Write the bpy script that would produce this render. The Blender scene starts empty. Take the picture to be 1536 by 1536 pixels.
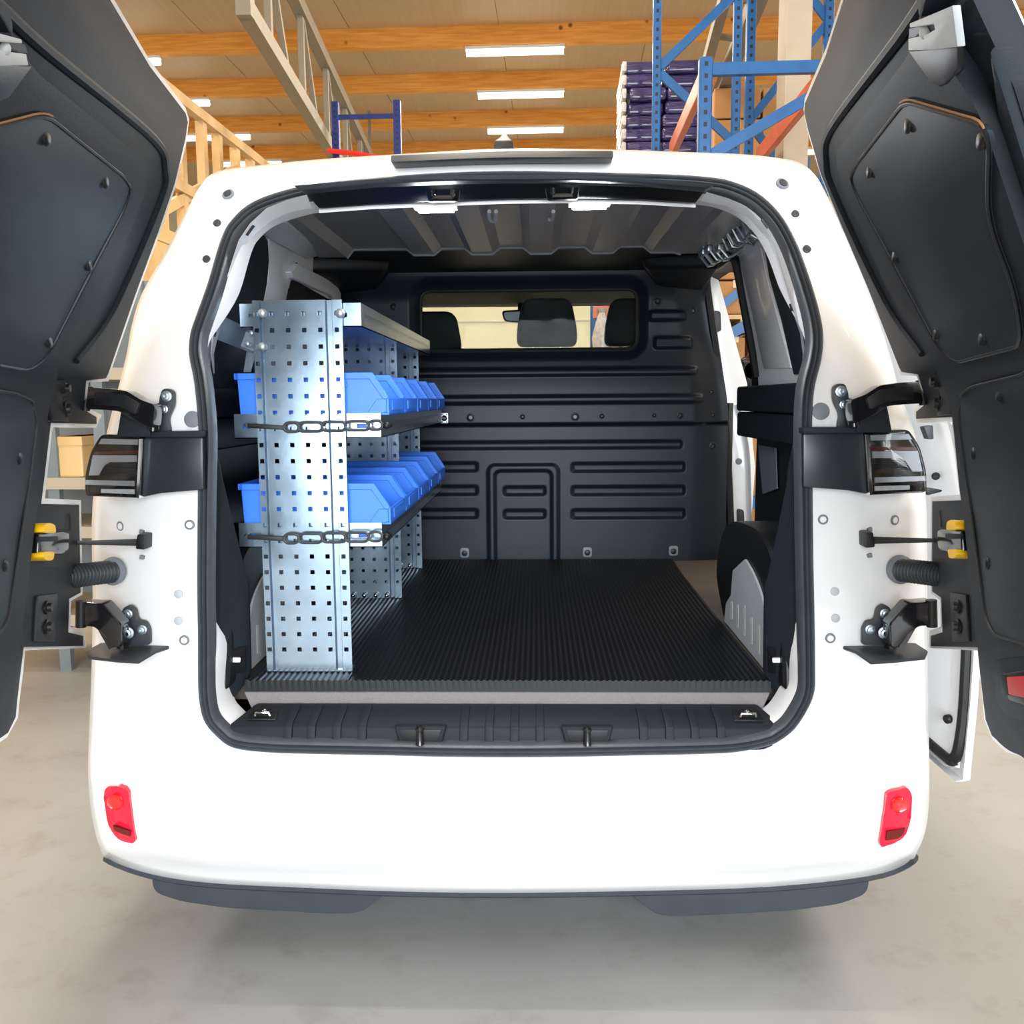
import bpy, bmesh, math, random
from mathutils import Vector, Matrix
random.seed(7)
scn = bpy.context.scene
COL = scn.collection

# ------------------------------------------------------------------ camera
CAM = Vector((0.081, -2.1, 1.42)); YAW = math.radians(1.55); PIT = math.radians(7.0); ROLL = 0.007; FPX = 1370.0
_r = Vector((math.cos(YAW), math.sin(YAW), 0))
_f = Vector((-math.sin(YAW) * math.cos(PIT), math.cos(YAW) * math.cos(PIT), -math.sin(PIT)))
_u = Vector((-math.sin(YAW) * math.sin(PIT), math.cos(YAW) * math.sin(PIT), math.cos(PIT)))
CR = _r * math.cos(ROLL) - _u * math.sin(ROLL)
CU = _u * math.cos(ROLL) + _r * math.sin(ROLL)
cd = bpy.data.cameras.new('camera'); cam = bpy.data.objects.new('camera', cd); COL.objects.link(cam)
cd.sensor_fit = 'HORIZONTAL'; cd.sensor_width = 36.0; cd.lens = 36.0 * FPX / 1536.0
cd.clip_start = 0.05; cd.clip_end = 200
cam.matrix_world = Matrix(((CR.x, CU.x, -_f.x, CAM.x), (CR.y, CU.y, -_f.y, CAM.y), (CR.z, CU.z, -_f.z, CAM.z), (0, 0, 0, 1)))
scn.camera = cam

# ------------------------------------------------------------------ exposure, world, daylight
scn.view_settings.view_transform = 'Standard'; scn.view_settings.look = 'None'
scn.view_settings.exposure = -1.1; scn.view_settings.gamma = 1.0; scn.view_settings.use_curve_mapping = False
cy = scn.cycles; cy.max_bounces = 7; cy.diffuse_bounces = 3; cy.glossy_bounces = 3; cy.transmission_bounces = 6; cy.use_adaptive_sampling = True; cy.adaptive_threshold = 0.025
wd = bpy.data.worlds.new('sky'); scn.world = wd; wd.use_nodes = True
wn = wd.node_tree.nodes; bg = wn['Background']; bg.inputs[0].default_value = (0.80, 0.90, 1.0, 1); bg.inputs[1].default_value = 1.0
def area(name, loc, rot, sx, sy, power, color, parent=None):
    d = bpy.data.lights.new(name, 'AREA'); d.shape = 'RECTANGLE'; d.size = sx; d.size_y = sy; d.energy = power; d.color = color
    o = bpy.data.objects.new(name, d); COL.objects.link(o); o.location = loc; o.rotation_euler = rot
    if parent is not None:
        o.parent = parent; o.location = Vector(loc) - ORG[parent.name]
    return o
# daylight through the open loading gate in the wall behind the photographer
area('gate_daylight', (1.05, -8.75, 2.75), (math.radians(90), 0, 0), 7.2, 4.9, 3300, (0.90, 0.96, 1.0))

# ------------------------------------------------------------------ picture -> place helpers (real distances)
def ray(px, py): return _f + CR * ((px - 768) / FPX) + CU * ((768 - py) / FPX)
def PY(px, py, Y):
    d = ray(px, py); return CAM + d * ((Y - CAM.y) / d.y)
def PZ(px, py, Z):
    d = ray(px, py); return CAM + d * ((Z - CAM.z) / d.z)
def PX(px, py, X):
    d = ray(px, py); return CAM + d * ((X - CAM.x) / d.x)
def PTS(tr): return [PY(*t) for t in tr]
def mir(pts, s): return [Vector((s * p[0], p[1], p[2])) for p in pts]

# ------------------------------------------------------------------ materials
MATS = {}
def mat(name, col, rough=0.5, metal=0.0, var=0.10, nscale=6.0, bump=0.0, bscale=60.0, coat=0.0, spec=0.5, emit=None, estr=0.0,
        trans=0.0, alpha=1.0, ior=1.45, stretch=None, rvar=0.0):
    m = bpy.data.materials.new(name); m.use_nodes = True; nt = m.node_tree; N = nt.nodes; L = nt.links; b = N['Principled BSDF']
    tc = N.new('ShaderNodeTexCoord'); mp = N.new('ShaderNodeMapping'); L.new(tc.outputs['Object'], mp.inputs[0])
    if stretch: mp.inputs['Scale'].default_value = stretch
    nz = N.new('ShaderNodeTexNoise'); nz.inputs['Scale'].default_value = nscale; nz.inputs['Detail'].default_value = 5; L.new(mp.outputs[0], nz.inputs[0])
    cr = N.new('ShaderNodeValToRGB'); cr.color_ramp.elements[0].position = 0.3; cr.color_ramp.elements[1].position = 0.7
    c = Vector(col)
    cr.color_ramp.elements[0].color = (*(c * (1 - var)), 1); cr.color_ramp.elements[1].color = (*[min(1, x * (1 + var)) for x in c], 1)
    L.new(nz.outputs[0], cr.inputs[0]); L.new(cr.outputs[0], b.inputs['Base Color'])
    b.inputs['Roughness'].default_value = rough; b.inputs['Metallic'].default_value = metal; b.inputs['Specular IOR Level'].default_value = spec
    b.inputs['Coat Weight'].default_value = coat; b.inputs['Coat Roughness'].default_value = 0.05; b.inputs['IOR'].default_value = ior
    b.inputs['Transmission Weight'].default_value = trans; b.inputs['Alpha'].default_value = alpha
    if rvar:
        mr = N.new('ShaderNodeMapRange'); L.new(nz.outputs[0], mr.inputs[0]); mr.inputs[3].default_value = max(0.02, rough - rvar); mr.inputs[4].default_value = rough + rvar
        L.new(mr.outputs[0], b.inputs['Roughness'])
    if bump:
        n2 = N.new('ShaderNodeTexNoise'); n2.inputs['Scale'].default_value = bscale; n2.inputs['Detail'].default_value = 3; L.new(mp.outputs[0], n2.inputs[0])
        bp = N.new('ShaderNodeBump'); bp.inputs['Strength'].default_value = bump; bp.inputs['Distance'].default_value = 0.03 if bscale < 20 else 0.004
        L.new(n2.outputs[0], bp.inputs['Height']); L.new(bp.outputs[0], b.inputs['Normal'])
    if emit:
        b.inputs['Emission Color'].default_value = (*emit, 1); b.inputs['Emission Strength'].default_value = estr
    MATS[name] = m; return m
WHITE = mat('white_paint', (0.86, 0.86, 0.87), 0.30, var=0.01, coat=0.6)
INWHITE = mat('white_inner_paint', (0.82, 0.82, 0.84), 0.35, var=0.02, coat=0.3)
TRIM = mat('grey_trim_plastic', (0.014, 0.018, 0.024), 0.55, var=0.08, nscale=20, bump=0.10, bscale=500, spec=0.22)
TRIMG = mat('smooth_grey_plastic', (0.020, 0.024, 0.031), 0.28, var=0.06, nscale=15)
PLATE = mat('grey_cover_board', (0.023, 0.030, 0.038), 0.5, var=0.06, nscale=12, bump=0.08, bscale=600, spec=0.22)
BLACK = mat('black_plastic', (0.006, 0.0065, 0.008), 0.45, var=0.15, nscale=15, bump=0.05, bscale=400)
GLOSSBLK = mat('gloss_black', (0.008, 0.008, 0.010), 0.18, var=0.1, coat=0.5)
BULK = mat('bulkhead_plastic', (0.007, 0.012, 0.020), 0.42, var=0.10, nscale=3, bump=0.08, bscale=500, spec=0.35)
SEAL = mat('rubber_seal', (0.065, 0.073, 0.085), 0.38, var=0.10, nscale=25)
STEPM = mat('bumper_plastic', (0.035, 0.041, 0.050), 0.45, var=0.10, nscale=10, bump=0.08, bscale=500)
GALV = mat('galvanised_steel', (0.34, 0.44, 0.54), 0.22, metal=0.92, var=0.08, nscale=14, rvar=0.05)
GALVD = mat('steel_bracket', (0.45, 0.52, 0.58), 0.35, metal=0.8, var=0.12, nscale=30)
ZINC = mat('zinc_wire', (0.50, 0.58, 0.58), 0.28, metal=0.9, var=0.10, nscale=40)
CHROME = mat('chrome', (0.8, 0.8, 0.82), 0.12, metal=1.0, var=0.03)
BLUE = mat('blue_bin_plastic', (0.035, 0.20, 0.85), 0.38, var=0.05, nscale=8, spec=0.5)
MATR = mat('black_rubber_mat', (0.006, 0.007, 0.009), 0.42, var=0.15, nscale=8, bump=0.05, bscale=300, spec=0.25)
CARPET = mat('grey_sill_fabric', (0.22, 0.20, 0.20), 0.85, var=0.12, nscale=400, bump=0.4, bscale=700)
FLOORPAN = mat('van_floor_pan', (0.12, 0.10, 0.085), 0.6, var=0.12)
GREYDISC = mat('grey_plug', (0.20, 0.22, 0.25), 0.5, var=0.06, nscale=40)
PALEDISC = mat('pale_plug', (0.50, 0.53, 0.56), 0.5, var=0.04, nscale=40)
LINER = mat('ceiling_liner', (0.27, 0.26, 0.27), 0.35, var=0.06, nscale=8)
RED = mat('red_reflector', (0.75, 0.012, 0.045), 0.12, var=0.10, nscale=60, coat=0.6)
REDL = mat('red_lamp', (0.85, 0.02, 0.02), 0.08, var=0.08, coat=1.0)
REDD = mat('dark_red', (0.13, 0.01, 0.008), 0.3, var=0.2)
REDH = mat('red_handle_plastic', (0.62, 0.02, 0.012), 0.5, var=0.05, spec=0.3)
YELLOW = mat('yellow_plastic', (0.95, 0.55, 0.0), 0.4, var=0.03)
LED = mat('led_strip', (1, 1, 1), 0.4, emit=(0.92, 0.96, 1.0), estr=110)
CLEAR = mat('clear_lens', (0.9, 0.92, 0.95), 0.03, var=0.0, trans=1.0, ior=1.35)
GLASS = mat('partition_glass', (0.80, 0.86, 0.84), 0.02, var=0.0, trans=1.0, ior=1.12)
SILVER = mat('silver_grey', (0.42, 0.44, 0.47), 0.3, metal=0.3, var=0.05)
LAMPWHITE = mat('lamp_white', (0.75, 0.78, 0.78), 0.3, var=0.1, nscale=120)
FABRIC = mat('seat_fabric', (0.022, 0.026, 0.032), 0.8, var=0.15, nscale=120, bump=0.2, bscale=400)
CABIN = mat('cabin_lining', (0.05, 0.052, 0.05), 0.7, var=0.1)
HOSE = mat('hose_rubber', (0.04, 0.045, 0.052), 0.45, var=0.1)
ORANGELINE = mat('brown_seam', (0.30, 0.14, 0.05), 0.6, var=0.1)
# hall
def concrete():
    m = mat('concrete_floor', (0.34, 0.345, 0.345), 0.42, var=0.10, nscale=1.3, rvar=0.10)
    nt = m.node_tree; N = nt.nodes; L = nt.links; b = N['Principled BSDF']
    cr = [n for n in N if n.type == 'VALTORGB'][0]; mp = [n for n in N if n.type == 'MAPPING'][0]
    n2 = N.new('ShaderNodeTexNoise'); n2.inputs['Scale'].default_value = 7; n2.inputs['Detail'].default_value = 8; n2.inputs['Roughness'].default_value = 0.7; L.new(mp.outputs[0], n2.inputs[0])
    r2 = N.new('ShaderNodeValToRGB'); r2.color_ramp.elements[0].position = 0.22; r2.color_ramp.elements[0].color = (0.74, 0.69, 0.63, 1)
    r2.color_ramp.elements[1].position = 0.47; r2.color_ramp.elements[1].color = (1, 1, 1, 1); L.new(n2.outputs[0], r2.inputs[0])
    mx = N.new('ShaderNodeMix'); mx.data_type = 'RGBA'; mx.blend_type = 'MULTIPLY'; mx.inputs[0].default_value = 0.8
    L.new(cr.outputs[0], mx.inputs[6]); L.new(r2.outputs[0], mx.inputs[7]); L.new(mx.outputs[2], b.inputs['Base Color'])
    return m
CONC = concrete()
def woodmat(name, c0, c1, stretch, knots=True):
    m = mat(name, c0, 0.5, var=0.0); nt = m.node_tree; N = nt.nodes; L = nt.links; b = N['Principled BSDF']
    tc = [n for n in N if n.type == 'TEX_COORD'][0]; mp = [n for n in N if n.type == 'MAPPING'][0]; mp.inputs['Scale'].default_value = stretch
    nz = [n for n in N if n.type == 'TEX_NOISE'][0]; nz.inputs['Scale'].default_value = 3.0; nz.inputs['Detail'].default_value = 8
    cr = [n for n in N if n.type == 'VALTORGB'][0]; cr.color_ramp.elements[0].color = (*c0, 1); cr.color_ramp.elements[1].color = (*c1, 1)
    if knots:
        vo = N.new('ShaderNodeTexVoronoi'); vo.inputs['Scale'].default_value = 2.6; L.new(tc.outputs['Object'], vo.inputs[0])
        r2 = N.new('ShaderNodeValToRGB'); r2.color_ramp.elements[0].position = 0.05; r2.color_ramp.elements[0].color = (0.25, 0.13, 0.06, 1)
        r2.color_ramp.elements[1].position = 0.12; r2.color_ramp.elements[1].color = (1, 1, 1, 1); L.new(vo.outputs['Distance'], r2.inputs[0])
        mx = N.new('ShaderNodeMix'); mx.data_type = 'RGBA'; mx.blend_type = 'MULTIPLY'; mx.inputs[0].default_value = 1.0
        L.new(cr.outputs[0], mx.inputs[6]); L.new(r2.outputs[0], mx.inputs[7]); L.new(mx.outputs[2], b.inputs['Base Color'])
    return m
GLULAM = woodmat('glulam_wood', (0.70, 0.26, 0.035), (0.92, 0.43, 0.085), (0.6, 2, 9))
TIMBER = woodmat('light_timber', (0.62, 0.38, 0.15), (0.78, 0.53, 0.26), (1, 1, 1), False)
CEILP = mat('ceiling_panel', (0.60, 0.44, 0.27), 0.45, var=0.05, nscale=2, stretch=(8, 0.3, 1))  # off-white panels; warm light and wood bounce put into the tan
WALLP = mat('wall_panel', (0.78, 0.72, 0.50), 0.7, var=0.04, nscale=1.5)
WALLG = mat('wall_grey', (0.60, 0.56, 0.50), 0.7, var=0.05)
RACKB = mat('blue_rack_paint', (0.008, 0.095, 0.29), 0.4, var=0.12, nscale=10)
RACKD = mat('dark_blue_rack_paint', (0.010, 0.025, 0.16), 0.4, var=0.12, nscale=10)
RACKO = mat('orange_rack_paint', (0.58, 0.12, 0.03), 0.35, var=0.10, nscale=10)
STEELP = mat('painted_steel', (0.25, 0.215, 0.165), 0.5, var=0.06)
COLUMN = mat('column_paint', (0.45, 0.385, 0.29), 0.5, var=0.05)
CARD = mat('cardboard', (0.44, 0.21, 0.07), 0.75, var=0.10, nscale=5)
TAPE = mat('packing_tape', (0.62, 0.40, 0.20), 0.3, var=0.04)
WRAP = mat('purple_wrapped_sack', (0.035, 0.024, 0.11), 0.20, var=0.45, nscale=6, bump=1.0, bscale=9, coat=0.8, stretch=(1, 1, 7))
CLEARWRAP = mat('clear_wrap', (0.55, 0.50, 0.48), 0.2, var=0.2, nscale=20, bump=0.8, bscale=30)
TUBE = mat('fluorescent_tube', (1, 1, 1), 0.4, emit=(1.0, 0.90, 0.72), estr=9)
LAMPH = mat('lamp_housing', (0.8, 0.78, 0.72), 0.4, var=0.03)
REDNET = mat('red_strap', (0.8, 0.03, 0.02), 0.5, var=0.1)
SHELFG = mat('grey_shelf_steel', (0.22, 0.26, 0.28), 0.45, var=0.08, metal=0.3)

# ------------------------------------------------------------------ mesh helpers
ORG = {}
def setp(o, label=None, cat=None, group=None, kind=None):
    if label: o['label'] = label
    if cat: o['category'] = cat
    if group: o['group'] = group
    if kind: o['kind'] = kind
    return o
def root(name, loc, label, cat, group=None):
    o = bpy.data.objects.new(name, None); COL.objects.link(o); o.location = loc; o.empty_display_size = 0.2
    ORG[o.name] = Vector(loc); return setp(o, label, cat, group)
def mk(name, V, F, material, parent=None, smooth=35, bevel=0.0, seg=2, label=None, cat=None, group=None, kind=None, bang=25, weld=False):
    V = [Vector(v) for v in V]
    if parent is not None: org = ORG[parent.name]
    else:
        xs = [v.x for v in V]; ys_ = [v.y for v in V]; zs = [v.z for v in V]
        org = Vector(((min(xs) + max(xs)) / 2, (min(ys_) + max(ys_)) / 2, min(zs)))
    me = bpy.data.meshes.new(name); bm = bmesh.new()
    bv = [bm.verts.new(v - org) for v in V]
    for f in F:
        try: bm.faces.new([bv[i] for i in f])
        except ValueError: pass
    if weld: bmesh.ops.remove_doubles(bm, verts=bm.verts, dist=1e-5)
    bmesh.ops.recalc_face_normals(bm, faces=bm.faces)
    if bevel:
        es = [e for e in bm.edges if len(e.link_faces) == 2 and e.calc_face_angle(0) > math.radians(bang)]
        bmesh.ops.bevel(bm, geom=es, offset=bevel, segments=seg, profile=0.6, affect='EDGES', clamp_overlap=True)
    bm.to_mesh(me); bm.free()
    if smooth:
        for p in me.polygons: p.use_smooth = True
        me.set_sharp_from_angle(angle=math.radians(smooth))
    me.materials.append(material)
    o = bpy.data.objects.new(name, me); COL.objects.link(o); ORG[o.name] = org
    if parent is not None: o.parent = parent
    else: o.location = org
    return setp(o, label, cat, group, kind)
class MB:
    def __init__(s): s.V = []; s.F = []
    def add(s, V, F):
        k = len(s.V); s.V += [Vector(v) for v in V]; s.F += [[i + k for i in f] for f in F]; return s
    def hexa(s, c): return s.add(c, [(0, 1, 2, 3), (7, 6, 5, 4), (0, 4, 5, 1), (1, 5, 6, 2), (2, 6, 7, 3), (3, 7, 4, 0)])
    def box(s, a, b):
        (x0, y0, z0), (x1, y1, z1) = a, b
        return s.hexa([(x0, y0, z0), (x1, y0, z0), (x1, y1, z0), (x0, y1, z0), (x0, y0, z1), (x1, y0, z1), (x1, y1, z1), (x0, y1, z1)])
    def bar(s, p0, p1, w, h, up=(0, 0, 1)):
        p0 = Vector(p0); p1 = Vector(p1); d = (p1 - p0).normalized(); up = Vector(up)
        a = d.cross(up)
        if a.length < 1e-4: a = d.cross(Vector((1, 0, 0)))
        a = a.normalized(); b = a.cross(d).normalized(); a = a * w / 2; b = b * h / 2
        return s.hexa([p0 - a - b, p0 + a - b, p0 + a + b, p0 - a + b, p1 - a - b, p1 + a - b, p1 + a + b, p1 - a + b])
    def prism(s, poly, vec):
        n = len(poly); vec = Vector(vec); P = [Vector(p) for p in poly]
        return s.add(P + [p + vec for p in P], [tuple(range(n)), tuple(range(2 * n - 1, n - 1, -1))] + [(i, (i + 1) % n, n + (i + 1) % n, n + i) for i in range(n)])
    def lathe(s, c, axis, prof, n=16, sq=None):
        c = Vector(c); ax = Vector(axis).normalized(); a = ax.cross(Vector((0, 0, 1)))
        if a.length < 1e-3: a = Vector((1, 0, 0))
        a.normalize(); b = ax.cross(a).normalized(); V = []; F = []
        kb = 1.0 if sq is None else sq
        for r, h in prof:
            for i in range(n):
                t = 2 * math.pi * i / n; V.append(c + ax * h + a * (r * math.cos(t)) + b * (r * kb * math.sin(t)))
        for j in range(len(prof) - 1):
            for i in range(n): F.append((j * n + i, j * n + (i + 1) % n, (j + 1) * n + (i + 1) % n, (j + 1) * n + i))
        F.append(tuple(range(n - 1, -1, -1))); F.append(tuple(range((len(prof) - 1) * n, len(prof) * n)))
        return s.add(V, F)
    def cyl(s, p0, p1, r, n=12, r2=None):
        p0 = Vector(p0); p1 = Vector(p1); return s.lathe(p0, p1 - p0, [(r, 0), (r if r2 is None else r2, (p1 - p0).length)], n)
    def ball(s, c, r, n=12):
        return s.lathe(c, (0, 0, 1), [(max(1e-4, r * math.cos(t)), r * math.sin(t)) for t in [math.radians(-89 + 178 * k / 8) for k in range(9)]], n)
    def tube(s, path, r, n=8, closed=False, rr=None):
        P = [Vector(p) for p in path]; m = len(P); V = []; F = []; prev = None
        for i in range(m):
            if closed: d = P[(i + 1) % m] - P[i - 1]
            else: d = P[min(i + 1, m - 1)] - P[max(i - 1, 0)]
            d.normalize()
            if prev is None:
                a = d.cross(Vector((0, 0, 1)))
                if a.length < 1e-3: a = d.cross(Vector((1, 0, 0)))
            else: a = prev - d * prev.dot(d)
            a.normalize(); prev = a; b = d.cross(a); q = r if rr is None else rr[i]
            for k in range(n):
                t = 2 * math.pi * k / n; V.append(P[i] + a * (q * math.cos(t)) + b * (q * math.sin(t)))
        for i in range(m if closed else m - 1):
            j = (i + 1) % m
            for k in range(n): F.append((i * n + k, i * n + (k + 1) % n, j * n + (k + 1) % n, j * n + k))
        if not closed: F.append(tuple(range(n - 1, -1, -1))); F.append(tuple(range((m - 1) * n, m * n)))
        return s.add(V, F)
    def build(s, name, material, parent=None, **k): return mk(name, s.V, s.F, material, parent, **k)
def crspline(P, n, closed=True):
    out = []; m = len(P)
    segs = m if closed else m - 1
    for i in range(segs):
        p0, p1, p2, p3 = (P[(i - 1) % m], P[i], P[(i + 1) % m], P[(i + 2) % m]) if closed else (P[max(i - 1, 0)], P[i], P[i + 1], P[min(i + 2, m - 1)])
        for k in range(n):
            t = k / n
            out.append(tuple(0.5 * (2 * b + (c - a) * t + (2 * a - 5 * b + 4 * c - d) * t * t + (3 * b - a - 3 * c + d) * t ** 3) for a, b, c, d in zip(p0, p1, p2, p3)))
    if not closed: out.append(tuple(P[-1]))
    return out
def roundp(P, r, n=5):
    """fillet the corners of a 2-D polygon"""
    out = []; m = len(P)
    for i in range(m):
        a, b, c = Vector(P[i - 1]).to_2d(), Vector(P[i]).to_2d(), Vector(P[(i + 1) % m]).to_2d()
        d1 = a - b; d2 = c - b; q = min(r, d1.length * 0.45, d2.length * 0.45)
        s0 = b + d1.normalized() * q; s1 = b + d2.normalized() * q
        for k in range(n + 1):
            t = k / n; out.append(((1 - t) ** 2 * s0 + 2 * t * (1 - t) * b + t * t * s1)[:])
    return out
def copy_tree(o, parent=None, off=(0, 0, 0)):
    c = o.copy(); COL.objects.link(c); ORG[c.name] = ORG[o.name]
    if parent is None: c.location = o.location + Vector(off)
    else: c.parent = parent
    for ch in o.children: copy_tree(ch, c)
    return c

# hall frame: x right, y away from the camera, slightly turned to the van
WR = math.radians(-1.6); WC, WS = math.cos(WR), math.sin(WR)
def W(x, y, z): return Vector((CAM.x + x * WC - y * WS, CAM.y + x * WS + y * WC, z))
def WD(px, py, D):
    d = ray(px, py); dx = d.x * WC + d.y * WS; dy = -d.x * WS + d.y * WC; t = D / dy
    return (dx * t, D, CAM.z + d.z * t)
def WXp(px, py, x):
    d = ray(px, py); dx = d.x * WC + d.y * WS; dy = -d.x * WS + d.y * WC; t = x / dx
    return (x, dy * t, CAM.z + d.z * t)
def WZp(px, py, z):
    d = ray(px, py); dx = d.x * WC + d.y * WS; dy = -d.x * WS + d.y * WC; t = (z - CAM.z) / d.z
    return (dx * t, dy * t, z)
def wbox(mb, x0, x1, y0, y1, z0, z1):
    return mb.hexa([W(x0, y0, z0), W(x1, y0, z0), W(x1, y1, z0), W(x0, y1, z0), W(x0, y0, z1), W(x1, y0, z1), W(x1, y1, z1), W(x0, y1, z1)])

# ================================================================== THE HALL
X0, X1, YB, YF, ZB, ZC = -13.0, 12.0, -6.6, 27.0, 7.05, 7.35
fl = wbox(MB(), X0 - 4, X1 + 4, YB - 6, YF + 1, -0.3, 0.0).build('floor', CONC, kind='structure', smooth=0)
setp(fl, 'worn grey concrete hall floor under the van', None)
ce = wbox(MB(), X0, X1, YB, YF, ZC + 0.02, ZC + 0.2).build('ceiling', CEILP, kind='structure', smooth=0)
setp(ce, 'panelled hall ceiling, tinted tan for warm light, with timber beams')
# beams found from their lower edges in the picture
Dk = [WZp(760, y, ZB)[1] for y in (66, 133, 188, 223)]
st = (Dk[2] - Dk[0]) / 2
YBEAM = [Dk[0] - st * k for k in range(8, 0, -1)] + Dk[:3] + [Dk[2] + st]
YBEAM = [y for y in YBEAM if y > YB]
for y in YBEAM: wbox(MB(), X0, X1, y, y + 0.16, ZB, ZC + 0.03).build('beam', GLULAM, ce, smooth=0, bevel=0.008, seg=1)
# ceiling panels between the beams, butted with narrow joints
pm = 2.4
for i in range(len(YBEAM)):
    ya = YBEAM[i] + 0.16; yb = (YBEAM[i + 1] if i + 1 < len(YBEAM) else YF)
    x = X0
    while x < X1:
        wbox(MB(), x + 0.006, min(x + pm, X1) - 0.006, ya, yb, ZC, ZC + 0.03).build('panel', CEILP, ce, smooth=0); x += pm
wbox(MB(), X0, X1, YF, YF + 0.2, 0, ZC).build('wall_front', WALLP, kind='structure', smooth=0)
pw = wbox(MB(), -3.9, 3.2, 14.4, 14.55, 0, 4.1).build('wall_partition', WALLP, kind='structure', smooth=0)
for z_ in (1.3, 2.62): wbox(MB(), -3.9, 3.2, 14.385, 14.40, z_, z_ + 0.02).build('joint_strip', WALLG, pw, smooth=0)
wbox(MB(), X0 - 0.2, X0, YB, YF, 0, ZC).build('wall_left', WALLG, kind='structure', smooth=0)
wbox(MB(), X1, X1 + 0.2, YB, YF, 0, ZC).build('wall_right', WALLG, kind='structure', smooth=0)
bw = MB(); wbox(bw, X0, -2.6, YB - 0.2, YB, 0, ZC); wbox(bw, 4.6, X1, YB - 0.2, YB, 0, ZC); wbox(bw, -2.6, 4.6, YB - 0.2, YB, 5.4, ZC)
bw.build('wall_back', WALLG, kind='structure', smooth=0)

# fluorescent lights hanging under the beams
LIGHTROWS = [-6.35, 0.0, 5.6]
xc = WD(772, 74, Dk[0])[0]
nrow = ['left', 'middle', 'right']
k = 0
for yi, y in enumerate(YBEAM):
    for ri, xo in enumerate((-6.6, 0.0, 6.8)):
        if y < 0 and ri != 1 and yi % 2: continue
        cx = xc + xo
        loc = W(cx, y + 0.08, ZB - 0.13)
        lab = 'long white fluorescent light under the timber beams, %s row, %s' % (nrow[ri], ['farthest', 'second farthest', 'third farthest', 'fourth farthest', 'fifth farthest', 'sixth farthest', 'seventh farthest', 'eighth farthest', 'ninth farthest', 'tenth farthest', 'eleventh farthest', 'twelfth farthest'][len(YBEAM) - 1 - yi])
        r = root('fluorescent_light', loc, lab, 'ceiling light', 'fluorescent lights under the beams')
        wbox(MB(), cx - 0.80, cx + 0.80, y + 0.03, y + 0.13, ZB - 0.05, ZB - 0.001).build('housing', LAMPH, r, smooth=0, bevel=0.006)
        MB().cyl(W(cx - 0.78, y + 0.08, ZB - 0.10), W(cx + 0.78, y + 0.08, ZB - 0.10), 0.048, 14).build('tube', TUBE, r)
        if y > 2: area('tube_light', W(cx, y + 0.08, ZB - 0.17), (0, 0, WR), 1.5, 0.12, 215, (1.0, 0.90, 0.74), r)
        else: area('tube_light', W(cx, y + 0.08, ZB - 0.17), (0, 0, WR), 1.5, 0.12, 25, (1.0, 0.95, 0.88), r)

# lattice truss hanging at the left
r = root('lattice_truss', W(-3.2, 9, 4.4), 'grey steel lattice truss running under the ceiling left of centre', 'truss')
zl, zu = 5.05, 6.15
def TL(y, z): return W(-3.62 + (y - 8) * 0.09, y, z)
a0 = WZp(372, 20, zl); a1 = WZp(503, 235, zl)
b1 = WZp(552, 236, zu)
def LL(y): return a0[0] + (a1[0] - a0[0]) * (y - a0[1]) / (a1[1] - a0[1])
yA, yB = a0[1] - 0.1, 19.5
MB().bar(W(LL(yA), yA, zl), W(LL(yB), yB, zl), 0.14, 0.16).build('lower_chord', STEELP, r, smooth=0)
MB().bar(W(LL(yA), yA, zu), W(LL(yB), yB, zu), 0.14, 0.16).build('upper_chord', STEELP, r, smooth=0)
MB().bar(W(LL(yA), yA, zl - 0.08), W(LL(yA), yA, zu + 0.08), 0.14, 0.14, (0, 1, 0)).build('end_post', STEELP, r, smooth=0)
n = 6
for i in range(n):
    y = yA + (yB - yA) * (i + 0.55) / n; y2 = y + (yB - yA) * 0.5 / n
    MB().bar(W(LL(y), y, zl), W(LL(y), y, zu), 0.07, 0.07, (0, 1, 0)).build('strut', STEELP, r, smooth=0)
    MB().bar(W(LL(y), y, zu), W(LL(y2), y2, zl), 0.07, 0.07).build('diagonal', STEELP, r, smooth=0)
for y in (yA + 1.2, yB - 1.0):
    MB().bar(W(LL(y), y, zu), W(LL(y), y, ZB), 0.05, 0.05, (0, 1, 0)).build('hanger', STEELP, r, smooth=0)

# timber mezzanine on the left
xm = -4.3
t0 = WXp(231, 105, xm); t1 = WXp(395, 245, xm); zt = (t0[2] + t1[2]) / 2
r = root('timber_partition', W(xm, 9, 0), 'light timber framed partition with open studs, left behind the van', 'partition')
ya, yb = 5.6, 16.5
wbox(MB(), xm - 0.05, xm + 0.05, ya, yb, zt - 0.12, zt).build('top_rail', TIMBER, r, smooth=0)
wbox(MB(), xm - 0.05, xm + 0.05, ya, yb, zt - 1.1, zt - 0.98).build('lower_rail', TIMBER, r, smooth=0)
wbox(MB(), xm - 0.06, xm + 0.06, ya, yb, zt - 1.75, zt - 1.6).build('sole_plate', TIMBER, r, smooth=0)
for px in (240, 272, 305, 328, 354, 376):
    p = WXp(px, 215, xm); y = p[1]
    if ya < y < yb: wbox(MB(), xm - 0.07, xm + 0.03, y - 0.06, y + 0.06, zt - 1.6, zt - 0.12).build('stud', TIMBER, r, smooth=0)
for i in range(3):
    y = ya + 0.9 + i * 3.2
    MB().bar(W(xm, y, zt - 1.5), W(xm, y + 2.6, zt - 0.4), 0.05, 0.12).build('brace', TIMBER, r, smooth=0)
wbox(MB(), xm - 0.05, xm + 0.05, ya - 2.4, yb, 0, zt - 1.75).build('wall_board', TIMBER, r, smooth=0)

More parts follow.
